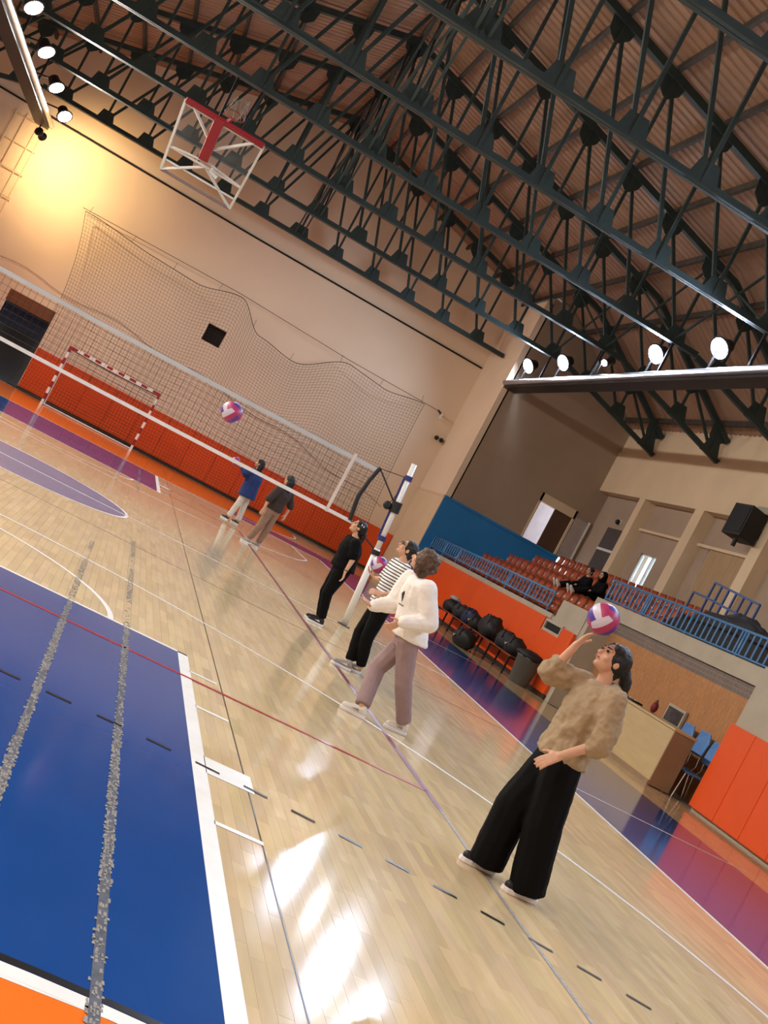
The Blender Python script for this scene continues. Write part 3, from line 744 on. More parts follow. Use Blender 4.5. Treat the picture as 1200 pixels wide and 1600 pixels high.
# ---- scorer's table, chairs, bench, bags, bin
dk = thing('scorers_table', 'pale wooden scorer table with dark top in front of the tiled wall', 'table', (11.0, .8, 0))
M_dw = mat('pale_table_wood', (196,172,128), .4, var=.1, scale=2, stretch=(1,1,6)); M_dw2 = mat('brown_table_wood', (150,124,96), .5, var=.15, scale=3)
y0, y1 = -.92, 2.1
MB().box(10.9,10.93,y0,y1,.02,.96).build('front_panel', M_dw, dk); MB().box(10.9,11.3,y0-.03,y0,.02,.96).build('side_panel', M_dw2, dk)
MB().box(10.9,11.3,y1,y1+.03,.02,.96).build('side_panel', M_dw2, dk); MB().box(10.87,11.32,y0-.05,y1+.05,.96,1.0).build('table_top', M_dw, dk, bevel=.006)
MB().box(11.06,11.28,y0,y1,.6,.63).build('shelf', M_dw2, dk); MB().box(10.88,10.92,y0-.02,y1,0,.08).build('plinth', M_dw2, dk)
sc = thing('scoreboard_console', 'flat black console lying on the scorer table', 'console', (11.2, 1.2, 1.0))
MB().box(10.98,11.2,.9,1.95,.998,1.035).build('console_body', M_black, sc, bevel=.01)
for i in range(5): MB().box(11.05,11.11,.95+.2*i,1.0+.2*i,1.034,1.045).build('console_key', M_white, sc)
def chair(x, y, rz, lab, bz=0):
    t = thing('office_chair', lab, 'chair', (x,y,0), 'blue chairs at the scorer table'); t.rotation_euler = (0,0,rz)
    mb = mat('blue_plastic_seat', (88,140,206), .4, var=.08)
    def P(m, nm, mt, bev=0): m.build(nm, mt, t, (0,0,0), bevel=bev)
    m = MB(); m.prism([(-.22,-.22,.44),(.22,-.2,.44),(.22,.2,.44),(-.22,.22,.44)],(0,0,.035)); P(m,'seat',mb,.015)
    m = MB(); m.prism([(.2,-.2,.6+bz),(.2,.2,.6+bz),(.235,.21,.86+bz),(.22,.15,1.02+bz),(.22,-.15,1.02+bz),(.235,-.21,.86+bz)],(.03,0,0)); P(m,'backrest',mb,.012)
    for sx, sy in ((-1,-1),(-1,1),(1,-1),(1,1)): P(MB().tube([(sx*.18,sy*.17,.44),(sx*.24,sy*.2,0)],.012,6),'leg',M_chrome)
    for sy in (-1,1): P(MB().tube([(.18,sy*.15,.44),(.25,sy*.15,.55),(.225,sy*.15,.7+bz)],.011,6),'back_support',M_chrome)
chair(11.62, -.72, 0.0, 'blue plastic chair with chrome legs in the gap between table end and orange mats', .08)
chair(11.64, -.2, 0.0, 'blue plastic chair tucked behind the end of the scorer table', .14)
chair(11.64, .36, 0.0, 'blue plastic chair behind the scorer table below the picture frame', .12)
pf = thing('picture_frame', 'small framed picture leaning behind the scorer table', 'picture', (12,1.1,.92))
MB().box(XT-.02,XT+.03,.85,1.5,.92,1.28).build('frame', M_concrete, pf); MB().box(XT-.03,XT-.015,.9,1.45,.97,1.23).build('picture', mat('dark_picture', (60,62,66), .4, var=.8, scale=6), pf)
rb = thing('red_bag', 'small dark red bag standing on the scorer table', 'bag', (11.22,.55,1.0))
MB().ell((11.22,.55,1.095),(.06,.07,.1)).build('bag_body', mat('maroon_cloth', (110,24,34), .7), rb, smooth=True); MB().tube([(11.22,.5,1.175),(11.22,.55,1.235),(11.22,.6,1.175)],.01,5).build('bag_handle', M_black, rb)
def bench(y0, y1, lab):
    t = thing('bench', lab, 'bench', (11.05, y0, 0), 'benches along the orange mats')
    for k in range(2): MB().box(10.86+.17*k,11.01+.17*k,y0,y1,.43,.46).build('seat_board', mat('brown_bench_wood', (120,62,40), .5, var=.2, scale=4), t)
    for y in (y0+.08, (y0+y1)/2, y1-.08):
        for x in (10.88,11.17): MB().bar((x,y,0),(x,y,.43),.04,.04).build('leg', M_gantry, t)
        MB().bar((10.88,y,.41),(11.17,y,.41),.035,.035).build('cross_bar', M_gantry, t)
    for x in (10.88,11.17): MB().bar((x,y0+.08,.1),(x,y1-.08,.1),.03,.03).build('stretcher', M_gantry, t)
bench(9.75, 13.0, 'brown slatted bench heaped with dark jackets'); bench(6.55, 9.6, 'brown slatted bench with a black sports bag beside the bin')
def lump(p, r, seed, n=18, mm=12):
    rnd = random.Random(seed); m = MB(); m.ell((0,0,0), r, n, mm)
    ph = [(rnd.uniform(3,9),rnd.uniform(0,6),rnd.uniform(3,9),rnd.uniform(0,6)) for _ in range(4)]
    out = []
    for v in m.v:
        d = Vector((v[0]/r[0],v[1]/r[1],v[2]/r[2])); k = 1
        for a,b_,c_,e in ph: k += .06*math.sin(a*d.x+b_)*math.sin(c_*d.y+e+2*d.z)
        z = v[2]*k; z = max(z, -r[2]*.75)
        out.append((p[0]+v[0]*k, p[1]+v[1]*k, p[2]+z))
    m.v = out; return m
M_bag = mat('black_bag_cloth', (24,24,28), .65, var=.3, scale=8, bump=.3); M_jk = mat('charcoal_jacket_cloth', (38,40,48), .7, var=.4, scale=6, bump=.3)
M_navy = mat('navy_bag_cloth', (36,44,82), .6, var=.3)
def bag(nm, lab, cat, p, r, seed, mt, strap=True, logo=False):
    t = thing(nm, lab, cat, (p[0],p[1],p[2]-r[2]*.75), 'bags and jackets by the benches')
    lump(p, r, seed).build('bag_body' if cat == 'bag' else 'cloth_body', mt, t, smooth=True)
    if strap: MB().tube([(p[0]-r[0]*.9,p[1]-r[1]*.5,p[2]+r[2]*.2),(p[0]-r[0]*.7,p[1]-r[1]*.2,p[2]+r[2]*.95),(p[0]-r[0]*.6,p[1]+r[1]*.3,p[2]+r[2]*.9),(p[0]-r[0]*.9,p[1]+r[1]*.5,p[2]+r[2]*.1)],.018,6).build('strap', M_jk, t)
    if logo:
        m = MB(); x = p[0]-r[0]*1.02
        m.prism([(x,p[1]+.07,p[2]+.02),(x,p[1]+.02,p[2]-.03),(x,p[1]-.1,p[2]+.05),(x,p[1]+.01,p[2]-.005)],(-.01,0,0)); m.build('white_logo', M_white, t)
zt = .46
def on(x, y, r): return (x, y, zt+r[2]*.75)
for nm, lab, cat, y, r, sd, mt, st, lg_ in (
    ('jacket','heap of black jackets at the end of the bench','jacket',12.35,(.24,.42,.2),1,M_bag,False,False),
    ('jacket','white and grey top lying over the black jackets','jacket',12.3,(.15,.26,.07),2,mat('grey_white_cloth',(170,170,172),.7),False,False),
    ('backpack','charcoal backpack between the jackets on the bench','bag',11.4,(.24,.36,.22),3,M_jk,True,False),
    ('backpack','navy backpack on the bench beside the charcoal one','bag',10.6,(.23,.32,.24),4,M_navy,True,False),
    ('sports_bag','black bag with white mark at the bench end near the gap','bag',9.98,(.22,.24,.2),5,M_bag,True,True),
    ('sports_bag','large black bag with pale straps on the brown bench','bag',8.9,(.26,.5,.32),6,M_bag,True,False),
    ('backpack','grey strapped backpack on the bench beside the bin','bag',7.6,(.24,.32,.25),7,M_jk,True,False),
    ('sports_bag','black bag with white logo hanging over the bin end of the bench','bag',6.95,(.24,.28,.24),8,M_bag,True,True)):
    p_ = on(11.02, y, r)
    if sd == 2: p_ = (11.0, y, .855)                # lies on top of the black heap
    bag(nm, lab, cat, p_, r, sd, mt, st, lg_)
bag('sports_bag','black sports bag lying on the floor in front of the bench','bag',(10.35,8.35,.2),(.27,.42,.26),9,M_bag,True,True)
bn = thing('trash_bin', 'grey plastic trash bin with black liner at the bench end', 'bin', (11.05,5.95,0))
MB().lathe([(.22,0),(.29,.6),(.3,.6),(.3,.62),(.27,.62),(.2,.03)],(11.05,5.95,0),20).build('bin_body', mat('grey_bin_plastic', (112,116,116), .5), bn, smooth=True)
lump((11.05,5.95,.66),(.33,.33,.12),11).build('bin_liner', M_bag, bn, smooth=True)
# ---- stand furniture
sp = thing('loudspeaker', 'black loudspeaker box hung on the cream column', 'loudspeaker', (15.6,8.75,5.5))
MB().prism([(15.4,8.3,5.6),(15.95,8.4,5.55),(15.95,9.1,5.55),(15.4,9.2,5.6)],(0,0,.85)).build('speaker_box', M_black, sp, bevel=.02)
MB().prism([(15.385,8.36,5.68),(15.385,9.14,5.68),(15.385,9.14,6.38),(15.385,8.36,6.38)],(.02,0,0)).build('speaker_grille', mat('speaker_grille', (30,32,36), .8, var=.4, scale=60), sp)
MB().bar((15.9,8.5,5.9),(16.0,8.5,5.9),.12,.2).build('wall_mount', M_gantry, sp); MB().tube([(15.6,8.7,5.55),(15.6,8.7,5.36)],.06,8).build('cable_gland', M_black, sp)
MB().box(15.86,16.0,8.3,8.95,6.42,6.6).build('mount_plate', M_concrete, sp)
nb_ = thing('notice_cabinet', 'dark grey two-tier cabinet in the bay at the end of the stand', 'cabinet', (16.2,16.5,3.4))
MB().box(16.1,XK,15.95,17.3,3.3,5.1).build('cabinet_body', mat('dark_grey_laminate',(78,72,74),.5), nb_); MB().box(16.08,16.11,15.95,17.3,4.3,4.38).build('divider_rail', M_white, nb_); MB().box(16.06,16.11,15.95,17.3,3.24,3.3).build('cabinet_sill', M_white, nb_)
bd = thing('window_board', 'beige board covering most of the stand window', 'board', (XK-.02,9.0,3.4))
for i in range(5): MB().box(XK-.03,XK-.005,8.9+.43*i,8.9+.43*(i+1)-.008,3.4,5.29).build('board_plank', mat('beige_board',(178,150,116),.6,var=.15,scale=2,stretch=(1,8,1)), bd)
dome = thing('dome_camera', 'small black dome camera on the wall beside the cabinet', 'camera', (XK-.1,17.9,5.6))
MB().ell((XK-.08,17.3,5.4),(.09,.09,.09)).build('dome', M_black, dome, smooth=True); MB().box(XK-.04,XK,17.2,17.4,5.35,5.5).build('dome_base', M_white, dome)
for nm, lab, p, r, sd in (('coat_pile','pile of black coats on the seats behind the balcony railing',(13.5,2.9,3.0),(.4,.75,.45),21),
                          ('coat_pile','long heap of dark covers on the seats beside the stair railing',(13.5,1.1,3.0),(.42,.8,.42),22),
                          ('dark_filler','long black lump added to darken the view behind the balcony railing',(12.75,.9,2.5),(.3,3.5,.72),23),  # long black lumps added to make the interior behind the balusters dark
                          ('dark_filler','long black lump added for darkness at the near end of the balcony',(12.72,-6.2,2.45),(.3,2.9,.62),24)):
    t = thing(nm, lab, 'cover', (p[0],p[1],p[2]-r[2]*.75), 'black covers behind the balcony railing'); lump(p, r, sd, 24, 16).build('cloth_body', M_bag, t, smooth=True)
    lump((p[0]-.05,p[1]+r[1]*.3,p[2]+r[2]*.55),(r[0]*.6,r[1]*.4,r[2]*.5),sd+50).build('cloth_fold', M_jk, t, smooth=True)
# ================================================================ PEOPLE
V = Vector
REM = []
def cap(m, p, q, a, b, n=10):
    p, q = V(p), V(q); d = q-p; L = d.length
    if L < 1e-4: return m.ell(p, (a,a,a), n, 6)
    d.normalize(); pts, rs = [], []
    for t in (-1,-.8,-.45,0): pts.append(p+d*a*t); rs.append(max(.001, a*math.sqrt(max(0,1-t*t))))
    for t in (0,.45,.8,1): pts.append(q+d*b*t); rs.append(max(.001, b*math.sqrt(max(0,1-t*t))))
    return m.tube(pts, rs, n)
def loft(m, rings, lat, fwd, n=18):
    o = len(m.v)
    for c, a, b in rings:
        for k in range(n):
            an = 2*math.pi*k/n; m.v.append(tuple(V(c)+lat*a*math.cos(an)+fwd*b*math.sin(an)))
    for i in range(len(rings)-1):
        for k in range(n):
            k2 = (k+1) % n; m.f.append((o+i*n+k, o+i*n+k2, o+(i+1)*n+k2, o+(i+1)*n+k))
    m.f.append(tuple(o+k for k in range(n))[::-1]); m.f.append(tuple(o+(len(rings)-1)*n+k for k in range(n)))
    return m
def soft(m, name, mt, parent, vox, sm=6, disp=None):
    o = m.build(name, mt, parent)
    bm = bmesh.new(); bm.from_mesh(o.data); bmesh.ops.recalc_face_normals(bm, faces=bm.faces); bm.to_mesh(o.data); bm.free()
    r = o.modifiers.new('remesh', 'REMESH'); r.mode = 'VOXEL'; r.voxel_size = vox; r.use_smooth_shade = True
    s = o.modifiers.new('smooth', 'SMOOTH'); s.iterations = sm; s.factor = .5
    if disp:
        tx = bpy.data.textures.new(name+'_folds', 'CLOUDS'); tx.noise_scale = disp[1]
        d = o.modifiers.new('folds', 'DISPLACE'); d.texture = tx; d.strength = disp[0]; d.mid_level = .5; d.texture_coords = 'LOCAL'
    REM.append(o); return o
def hand(m, w, d, nrm, thumb, curl=.35, k=1.0):
    w, d, nrm = V(w), V(d).normalized(), V(nrm); nrm = (nrm-d*nrm.dot(d)).normalized(); s = d.cross(nrm)*thumb
    for o_, r in ((-.026,.014),(-.009,.016),(.009,.016),(.026,.015)): cap(m, w+s*o_*.7*k, w+d*.082*k+s*o_*k, r*k, r*.85*k)
    for o_, L in ((.03,.068),(.0105,.078),(-.0095,.073),(-.029,.058)):
        p = w+d*.084*k+s*o_*k; dd = (d+s*o_*3).normalized()
        for j, f in enumerate((.45,.31,.24)):
            ang = curl*(1 if j else .6); dd = (dd*math.cos(ang)+nrm*math.sin(ang)).normalized()
            q = p+dd*L*f*k; cap(m, p, q, (.0095-.001*j)*k, (.009-.001*j)*k, 8); p = q
    p = w+d*.022*k+s*.03*k; dd = (d*.65+s*.7+nrm*.35).normalized(); q = p+dd*.042*k; cap(m, p, q, .013*k, .0105*k, 8)
    dd = (dd+d*.6).normalized(); cap(m, q, q+dd*.03*k, .0105*k, .009*k, 8)
def shoe(t, heel, toe, up, sole, accent=None, vox=.008):
    h, e = V(heel), V(toe); d = (e-h); L = d.length; d.normalize(); s = d.cross(V((0,0,1))).normalized(); z0 = min(h.z, e.z)
    poly = []
    for u, wd in ((0,.022),(.04,.034),(.25,.036),(.5,.036),(.72,.047),(.9,.04),(1,.018)): poly.append((u, wd))
    pts = [h+d*L*u+s*w_ for u, w_ in poly] + [h+d*L*u-s*w_ for u, w_ in reversed(poly)]
    MB().prism([tuple(p) for p in pts], (0,0,.032)).build('shoe_sole', sole, t, bevel=.006)
    m = MB(); Z = V((0,0,1))
    cap(m, h+d*.035+Z*.055, h+d*.05+Z*.085, .036, .04); cap(m, h+d*L*.3+Z*.05, h+d*L*.84+Z*.045, .04, .034); cap(m, h+d*L*.2+Z*.075, h+d*L*.6+Z*.055, .038, .034)
    o = soft(m, 'shoe', up, t, vox, 3)
    if accent:
        for sg in (-1, 1): MB().prism([tuple(h+d*L*.3+s*sg*.041+Z*.05), tuple(h+d*L*.62+s*sg*.041+Z*.058), tuple(h+d*L*.35+s*sg*.041+Z*.075)], tuple(s*sg*.004)).build('shoe_stripe', accent, o, off=t['_base'])
SKIN = mat('skin', (206,160,132), .55, var=.05, scale=8); M_eye = mat('dark_eye', (28,20,18), .3); M_lip = mat('lip', (164,92,84), .5)
M_hairb = mat('black_hair', (12,10,10), .5, var=.4, scale=40, bump=.4, stretch=(6,6,1)); M_hairn = mat('brown_curly_hair', (88,62,44), .6, var=.5, scale=28, bump=.8)
def head(m, c, f, u, k=1.0):
    f = V(f).normalized(); u = V(u); u = (u-f*u.dot(f)).normalized(); s = f.cross(u); R3 = Matrix((s, f, u)).transposed()
    g = lambda a, b, e: V(c)+(s*a+f*b+u*e)*k
    m.ell(g(0,-.008,.025), (.074*k,.092*k,.088*k), 16, 12, R3); m.ell(g(0,.018,-.03), (.062*k,.07*k,.078*k), 14, 10, R3)
    cap(m, g(0,.05,-.072), g(0,.062,-.085), .03*k, .022*k); cap(m, g(0,.08,.012), g(0,.102,-.022), .011*k, .016*k)
    for a in (-1, 1):
        m.ell(g(a*.074,-.012,-.008), (.012*k,.022*k,.034*k), 8, 6, R3); m.ell(g(a*.04,.058,-.025), (.026*k,.026*k,.026*k), 8, 6, R3); cap(m, g(a*.012,.082,.03), g(a*.05,.07,.032), .012*k, .01*k)
    cap(m, g(-.014,.085,-.052), g(.014,.085,-.052), .011*k, .011*k)
    return g
def face(t, body, g, k=1.0):
    for a in (-1, 1):
        MB().ell(g(a*.032,.081,.012), (.011*k,.011*k,.008*k), 8, 6).build('eye', M_eye, body, off=t['_base'], smooth=True)
        cap(MB(), g(a*.016,.093,.034), g(a*.05,.078,.036), .005*k, .004*k).build('eyebrow', M_hairb, body, off=t['_base'])
    cap(MB(), g(-.018,.093,-.053), g(.018,.093,-.053), .006*k, .006*k).build('mouth', M_lip, body, off=t['_base'])
def person(lab, cfg):
    c = cfg; t = thing('person', lab, 'person', c['base'])
    fwd = V(c['fwd']).normalized(); lat = V((0,0,1)).cross(fwd)          # lat: towards the person's left
    hip, neck, hd = V(c['hip']), V(c['neck']), V(c['head']); vox = c.get('vox', .0075); gk = c.get('girth', 1.0)
    sh = {1: V(c['shL']), -1: V(c['shR'])}; el = {1: V(c['elL']), -1: V(c['elR'])}; wr = {1: V(c['wrL']), -1: V(c['wrR'])}
    kn = {1: V(c['knL']), -1: V(c['knR'])}; an = {1: V(c['anL']), -1: V(c['anR'])}
    hj = {s: hip+lat*s*.085-V((0,0,.02)) for s in (1,-1)}
    chest = hip.lerp(neck, .62)
    # continuous body
    m = MB(); loft(m, [(hip-V((0,0,.06)),.12,.08),(hip.lerp(neck,.3),.10,.07),(chest,.12,.08),(neck-V((0,0,.05)),.08,.05)], lat, fwd)
    cap(m, neck-V((0,0,.06)), hd-V(c['hf']).normalized()*.012-V((0,0,.03)), .052, .05); g = head(m, hd, c['hf'], c.get('hu', (0,0,1)))
    for s in (1,-1):
        cap(m, neck-V((0,0,.06)), sh[s], .05, .05); cap(m, sh[s], el[s], .046, .037); cap(m, el[s], wr[s], .038, .025)
        hdv = V(c['hdL' if s > 0 else 'hdR']); hand(m, wr[s], hdv, c['pnL' if s > 0 else 'pnR'], c.get('thL' if s > 0 else 'thR', 1), c.get('curl', .35))
        cap(m, hj[s], kn[s], .075, .05); cap(m, kn[s], an[s], .05, .035)
    body = soft(m, 'body', c.get('skin', SKIN), t, min(vox, .0065), 3); face(t, body, g)
    # garment on the torso
    m = MB(); hb = c['hem']; w_ = c.get('tw', .165)*gk; dp = c.get('td', .115)*gk
    hemc = hip.lerp(neck, hb); 
    rings = [(hemc, w_*1.03, dp*1.08),(hemc+V((0,0,.02)), w_*1.08, dp*1.15),(hip.lerp(neck,.32), w_*.98, dp*1.04),(chest, w_*1.08, dp*1.06),(hip.lerp(neck,.82), w_*1.02, dp*.86),(neck-V((0,0,.035)), w_*.52, dp*.56),(neck-V((0,0,.01)), .066, .06)]
    loft(m, rings, lat, fwd)
    sr = c.get('sleeve', (.075,.062,.05)); sl = c.get('slen', 1.0)
    for s in (1,-1):
        cap(m, neck-V((0,0,.09))+lat*s*.06, sh[s]-V((0,0,.01)), .07, sr[0])
        if sl <= .5:
            q = sh[s].lerp(el[s], sl*2); cap(m, sh[s], q, sr[0], sr[1])
        else:
            cap(m, sh[s], el[s], sr[0], sr[1]); cap(m, el[s], el[s].lerp(wr[s], (sl-.5)*2), sr[1], sr[2])
    top = soft(m, c['top'][0], c['top'][1], t, max(vox, .009), 5, c.get('fold', (.014,.09)))
    if c.get('hood'):
        m = MB(); b_ = neck-fwd*.06
        for a in range(9):
            an_ = math.pi*(a/8); m_p = neck+lat*.085*math.cos(an_)-fwd*.075*math.sin(an_)+V((0,0,-.03+.03*math.sin(an_)))
            if a: cap(m, prv, m_p, .034, .034)
            prv = m_p
        cap(m, neck-fwd*.09-V((0,0,.03)), neck-fwd*.11-V((0,0,.14)), .06, .045); soft(m, 'hood', c['top'][1], t, .01, 4)
    # trousers
    m = MB(); loft(m, [(hip+V((0,0,.14)),.125*gk,.095*gk),(hip+V((0,0,.04)),.15*gk,.115*gk),(hip-V((0,0,.06)),.158*gk,.125*gk),(hip-V((0,0,.12)),.13*gk,.1*gk)], lat, fwd)
    tr = c.get('leg', (.098,.07,.055))
    for s in (1,-1):
        cap(m, hj[s], kn[s], tr[0]*gk, tr[1]); dn = (an[s]-kn[s]); m.tube([kn[s]+(hj[s]-kn[s])*.1, kn[s], kn[s]+dn*.5, an[s]-dn.normalized()*.015], [tr[1]*.97, tr[1], (tr[1]+tr[2])/2, tr[2]], 12)
    o = soft(m, c['pants'][0], c['pants'][1], t, max(vox, .009), 5, c.get('pfold', (.01,.1)))
    for s, kx in ((1,'L'),(-1,'R')): shoe(t, c['heel'+kx], c['toe'+kx], *c['shoe'], vox=max(vox,.008))
    # hair
    f = V(c['hf']).normalized(); u = V(c.get('hu',(0,0,1))); u = (u-f*u.dot(f)).normalized(); s_ = f.cross(u); R3 = Matrix((s_, f, u)).transposed()
    hs = c['hair']; m = MB()
    if hs[0] == 'curly':
        m.ell(g(0,-.03,.02), (.115,.112,.118), 16, 12, R3); rnd = random.Random(4)
        for i in range(90):
            a = rnd.uniform(0,6.28); b_ = rnd.uniform(-1,1); q = math.sqrt(1-b_*b_); p = g(.112*q*math.cos(a), -.034+.11*q*math.sin(a), .01+.118*b_)
            if q*math.sin(a) < .62: r = rnd.uniform(.018,.03); m.ell(p, (r,r,r), 6, 5)
        for sg in (-1,1): cap(m, g(sg*.08,0,0), g(sg*.075,-.02,-.1), .045, .035)
        cap(m, g(0,-.06,0), g(0,-.06,-.11), .07, .05)
    else:
        m.ell(g(0,-.03,.03), (.09,.102,.1), 16, 12, R3); cap(m, g(-.05,.03,.07), g(.05,.03,.07), .035, .035)
        if hs[0] != 'hijab': cap(m, g(0,-.07,.0), g(0,-.066,-.06), .066, .05)
        if hs[0] == 'pony':
            P = [V(p) for p in hs[2]]
            for a, b_, r0, r1 in zip(P, P[1:], (.034,.042,.036), (.042,.036,.014)): cap(m, a, b_, r0, r1)
            MB().lathe([(.022,-.012),(.034,-.012),(.034,.012),(.022,.012)], P[0], 12).build('hair_tie', M_black, t)
        if hs[0] == 'bun': m.ell(g(0,-.115,.03), (.045,.045,.045), 10, 8)
        if hs[0] in ('long','hijab'):
            cap(m, g(-.04,-.06,-.03), g(-.045,-.075,-.22), .06, .05); cap(m, g(.04,-.06,-.03), g(.045,-.075,-.22), .06, .05); cap(m, g(0,-.08,0), g(0,-.09,-.25), .07, .06)
        if hs[0] == 'hijab':
            for sg in (-1,1): cap(m, g(sg*.07,.0,.03), g(sg*.05,.03,-.1), .04, .05)
            cap(m, g(0,.035,-.12), g(0,-.03,-.16), .06, .1)
    hr = soft(m, 'headscarf' if hs[0] == 'hijab' else 'hair', hs[1], t, .008, 3, (.012,.03) if hs[0] != 'curly' else (.01,.02))
    return t, g, fwd, lat, body
Mk = lambda n, c, **k: mat(n, c, k.pop('rough', .85), var=k.pop('var', .12), scale=k.pop('scale', 12), bump=k.pop('bump', .1), **k)
M_khaki = Mk('khaki_fleece', (160,138,108)); M_blk = Mk('black_cloth', (9,9,11), spec=.15); M_wht = Mk('white_fleece', (238,232,226), var=.05)
M_mauve = Mk('mauve_grey_cloth', (150,126,128)); M_bluej = Mk('blue_padded_cloth', (30,52,108)); M_brownc = Mk('dark_brown_cloth', (54,42,38)); M_taupe = Mk('taupe_cloth', (146,116,98)); M_cream_p = Mk('cream_cloth', (214,206,196))
M_ws = mat('white_shoe', (226,220,210), .5); M_bs = mat('black_shoe', (24,24,26), .6); M_sole = mat('white_sole', (232,230,232), .5); M_gs = mat('grey_shoe', (150,144,138), .6)
def striped():
    m = Mk('striped_knit', (236,234,232)); nt = m.node_tree; b = nt.nodes['Principled BSDF']
    tc = nt.nodes.new('ShaderNodeTexCoord'); sx = nt.nodes.new('ShaderNodeSeparateXYZ'); nt.links.new(tc.outputs['Object'], sx.inputs[0])
    ml = nt.nodes.new('ShaderNodeMath'); ml.operation = 'MULTIPLY'; ml.inputs[1].default_value = 2*math.pi/.036; nt.links.new(sx.outputs['Z'], ml.inputs[0])
    sn = nt.nodes.new('ShaderNodeMath'); sn.operation = 'SINE'; nt.links.new(ml.outputs[0], sn.inputs[0])
    gt = nt.nodes.new('ShaderNodeMath'); gt.operation = 'GREATER_THAN'; gt.inputs[1].default_value = .35; nt.links.new(sn.outputs[0], gt.inputs[0])
    mx = nt.nodes.new('ShaderNodeMix'); mx.data_type = 'RGBA'; mx.inputs[6].default_value = (.82,.81,.8,1); mx.inputs[7].default_value = (.035,.04,.065,1)
    nt.links.new(gt.outputs[0], mx.inputs[0]); nt.links.new(mx.outputs[2], b.inputs['Base Color']); return m
M_str = striped()
L_ = (-1,0,0)
# player in khaki, nearest the table
Y = -10.65
kh = person('person in khaki sweatshirt and wide black trousers looking up, raising one hand to a ball', dict(base=(4.53,Y,0), fwd=L_, hip=(4.54,Y,.86), neck=(4.565,Y,1.43), head=(4.535,Y,1.575), hf=(-.93,-.08,.36),
    shL=(4.60,Y-.17,1.36), elL=(4.615,Y-.24,1.09), wrL=(4.40,Y-.25,.915), hdL=(-.72,.05,-.7), pnL=(-.5,.3,-.8), thL=-1,
    shR=(4.53,Y+.17,1.36), elR=(4.30,Y+.2,1.33), wrR=(4.33,Y+.12,1.56), hdR=(.25,-.35,.9), pnR=(.5,-.5,.4), thR=1,
    knL=(4.60,Y-.1,.46), knR=(4.45,Y+.09,.46), anL=(4.71,Y-.1,.035), anR=(4.48,Y+.12,.035), heelL=(4.80,Y-.1,0), toeL=(4.54,Y-.11,0), heelR=(4.57,Y+.13,0), toeR=(4.31,Y+.14,0),
    top=('khaki_sweatshirt', M_khaki), hem=.02, tw=.185, td=.15, sleeve=(.085,.084,.066), slen=.6, fold=(.045,.075), hood=True, pants=('wide_black_trousers', M_blk), leg=(.125,.124,.122), shoe=(M_bs, M_sole, None),
    hair=('pony', M_hairb, [(4.65,Y,1.56),(4.69,Y,1.50),(4.71,Y,1.42),(4.73,Y,1.31)])))
# player in white
Y = -7.15
wh = person('person in white sweatshirt and mauve trousers with curly brown hair stepping on the line', dict(base=(4.4,Y,0), fwd=(-.96,.28,0), hip=(4.36,Y,.85), neck=(4.19,Y,1.40), head=(4.135,Y,1.54), hf=(-.86,.45,.15),
    shL=(4.24,Y-.18,1.33), elL=(4.39,Y-.24,1.07), wrL=(4.15,Y-.26,.965), hdL=(-.6,.1,-.75), pnL=(-.5,.4,-.5), thL=-1,
    shR=(4.16,Y+.18,1.33), elR=(4.13,Y+.2,1.05), wrR=(3.93,Y+.1,.95), hdR=(-.95,-.1,.15), pnR=(.1,-.4,.9), thR=-1,
    knL=(4.50,Y-.06,.46), knR=(4.26,Y+.12,.45), anL=(4.72,Y+.05,.11), anR=(4.24,Y-.1,.1), heelL=(4.80,Y+.08,0), toeL=(4.55,Y+.03,0), heelR=(4.31,Y-.12,0), toeR=(4.06,Y-.06,0),
    top=('white_sweatshirt', M_wht), hem=-.04, tw=.2, td=.165, sleeve=(.095,.095,.062), slen=.96, fold=(.024,.12), pants=('mauve_trousers', M_mauve), leg=(.11,.085,.075), shoe=(M_ws, M_sole, M_gs), hair=('curly', M_hairn)))
t, g, fw, lt, bd_ = wh
DECALS = [(t, [(0,.05),(.02,.03),(.004,-.05),(-.02,.02)], V((4.255,Y,1.17))), (t, [(-.04,-.075),(.04,-.075),(.04,-.083),(-.04,-.083)], V((4.255,Y,1.17)))]
# player in stripes
Y = -4.6
st = person('person in black and white striped shirt and black trousers holding a ball by the post', dict(base=(4.6,Y,0), fwd=L_, hip=(4.67,Y,.83), neck=(4.655,Y,1.40), head=(4.625,Y,1.545), hf=(-.92,.05,.38), vox=.0085,
    shL=(4.68,Y-.16,1.33), elL=(4.735,Y-.2,1.06), wrL=(4.55,Y-.22,.965), hdL=(-.95,.15,-.15), pnL=(.1,.8,-.4), thL=1,
    shR=(4.63,Y+.16,1.33), elR=(4.60,Y+.24,1.1), wrR=(4.52,Y+.3,1.07), hdR=(-.75,.1,.3), pnR=(0,-.2,1), thR=1,
    knL=(4.68,Y-.08,.44), knR=(4.62,Y+.08,.44), anL=(4.78,Y-.05,.1), anR=(4.64,Y-.02,.1), heelL=(4.85,Y+.1,0), toeL=(4.62,Y+.05,0), heelR=(4.69,Y-.06,0), toeR=(4.43,Y-.08,0),
    top=('striped_shirt', M_str), hem=.0, tw=.175, td=.135, sleeve=(.078,.075,.06), slen=.42, pants=('black_trousers', M_blk), leg=(.105,.08,.06), shoe=(M_gs, M_sole, M_ws), hair=('bun', M_hairb)))
t, g, fw, lt, bd_ = st
for a in (-1, 1): MB().tube([g(a*.034+.022*math.cos(i*.628), .096, .012+.018*math.sin(i*.628)) for i in range(11)], .003, 5).build('glasses_rim', M_black, t)
MB().tube([g(-.08,-.01,.014), g(-.056,.09,.014)], .003, 5).build('glasses_arm', M_black, t); MB().tube([g(.08,-.01,.014), g(.056,.09,.014)], .003, 5).build('glasses_arm', M_black, t)
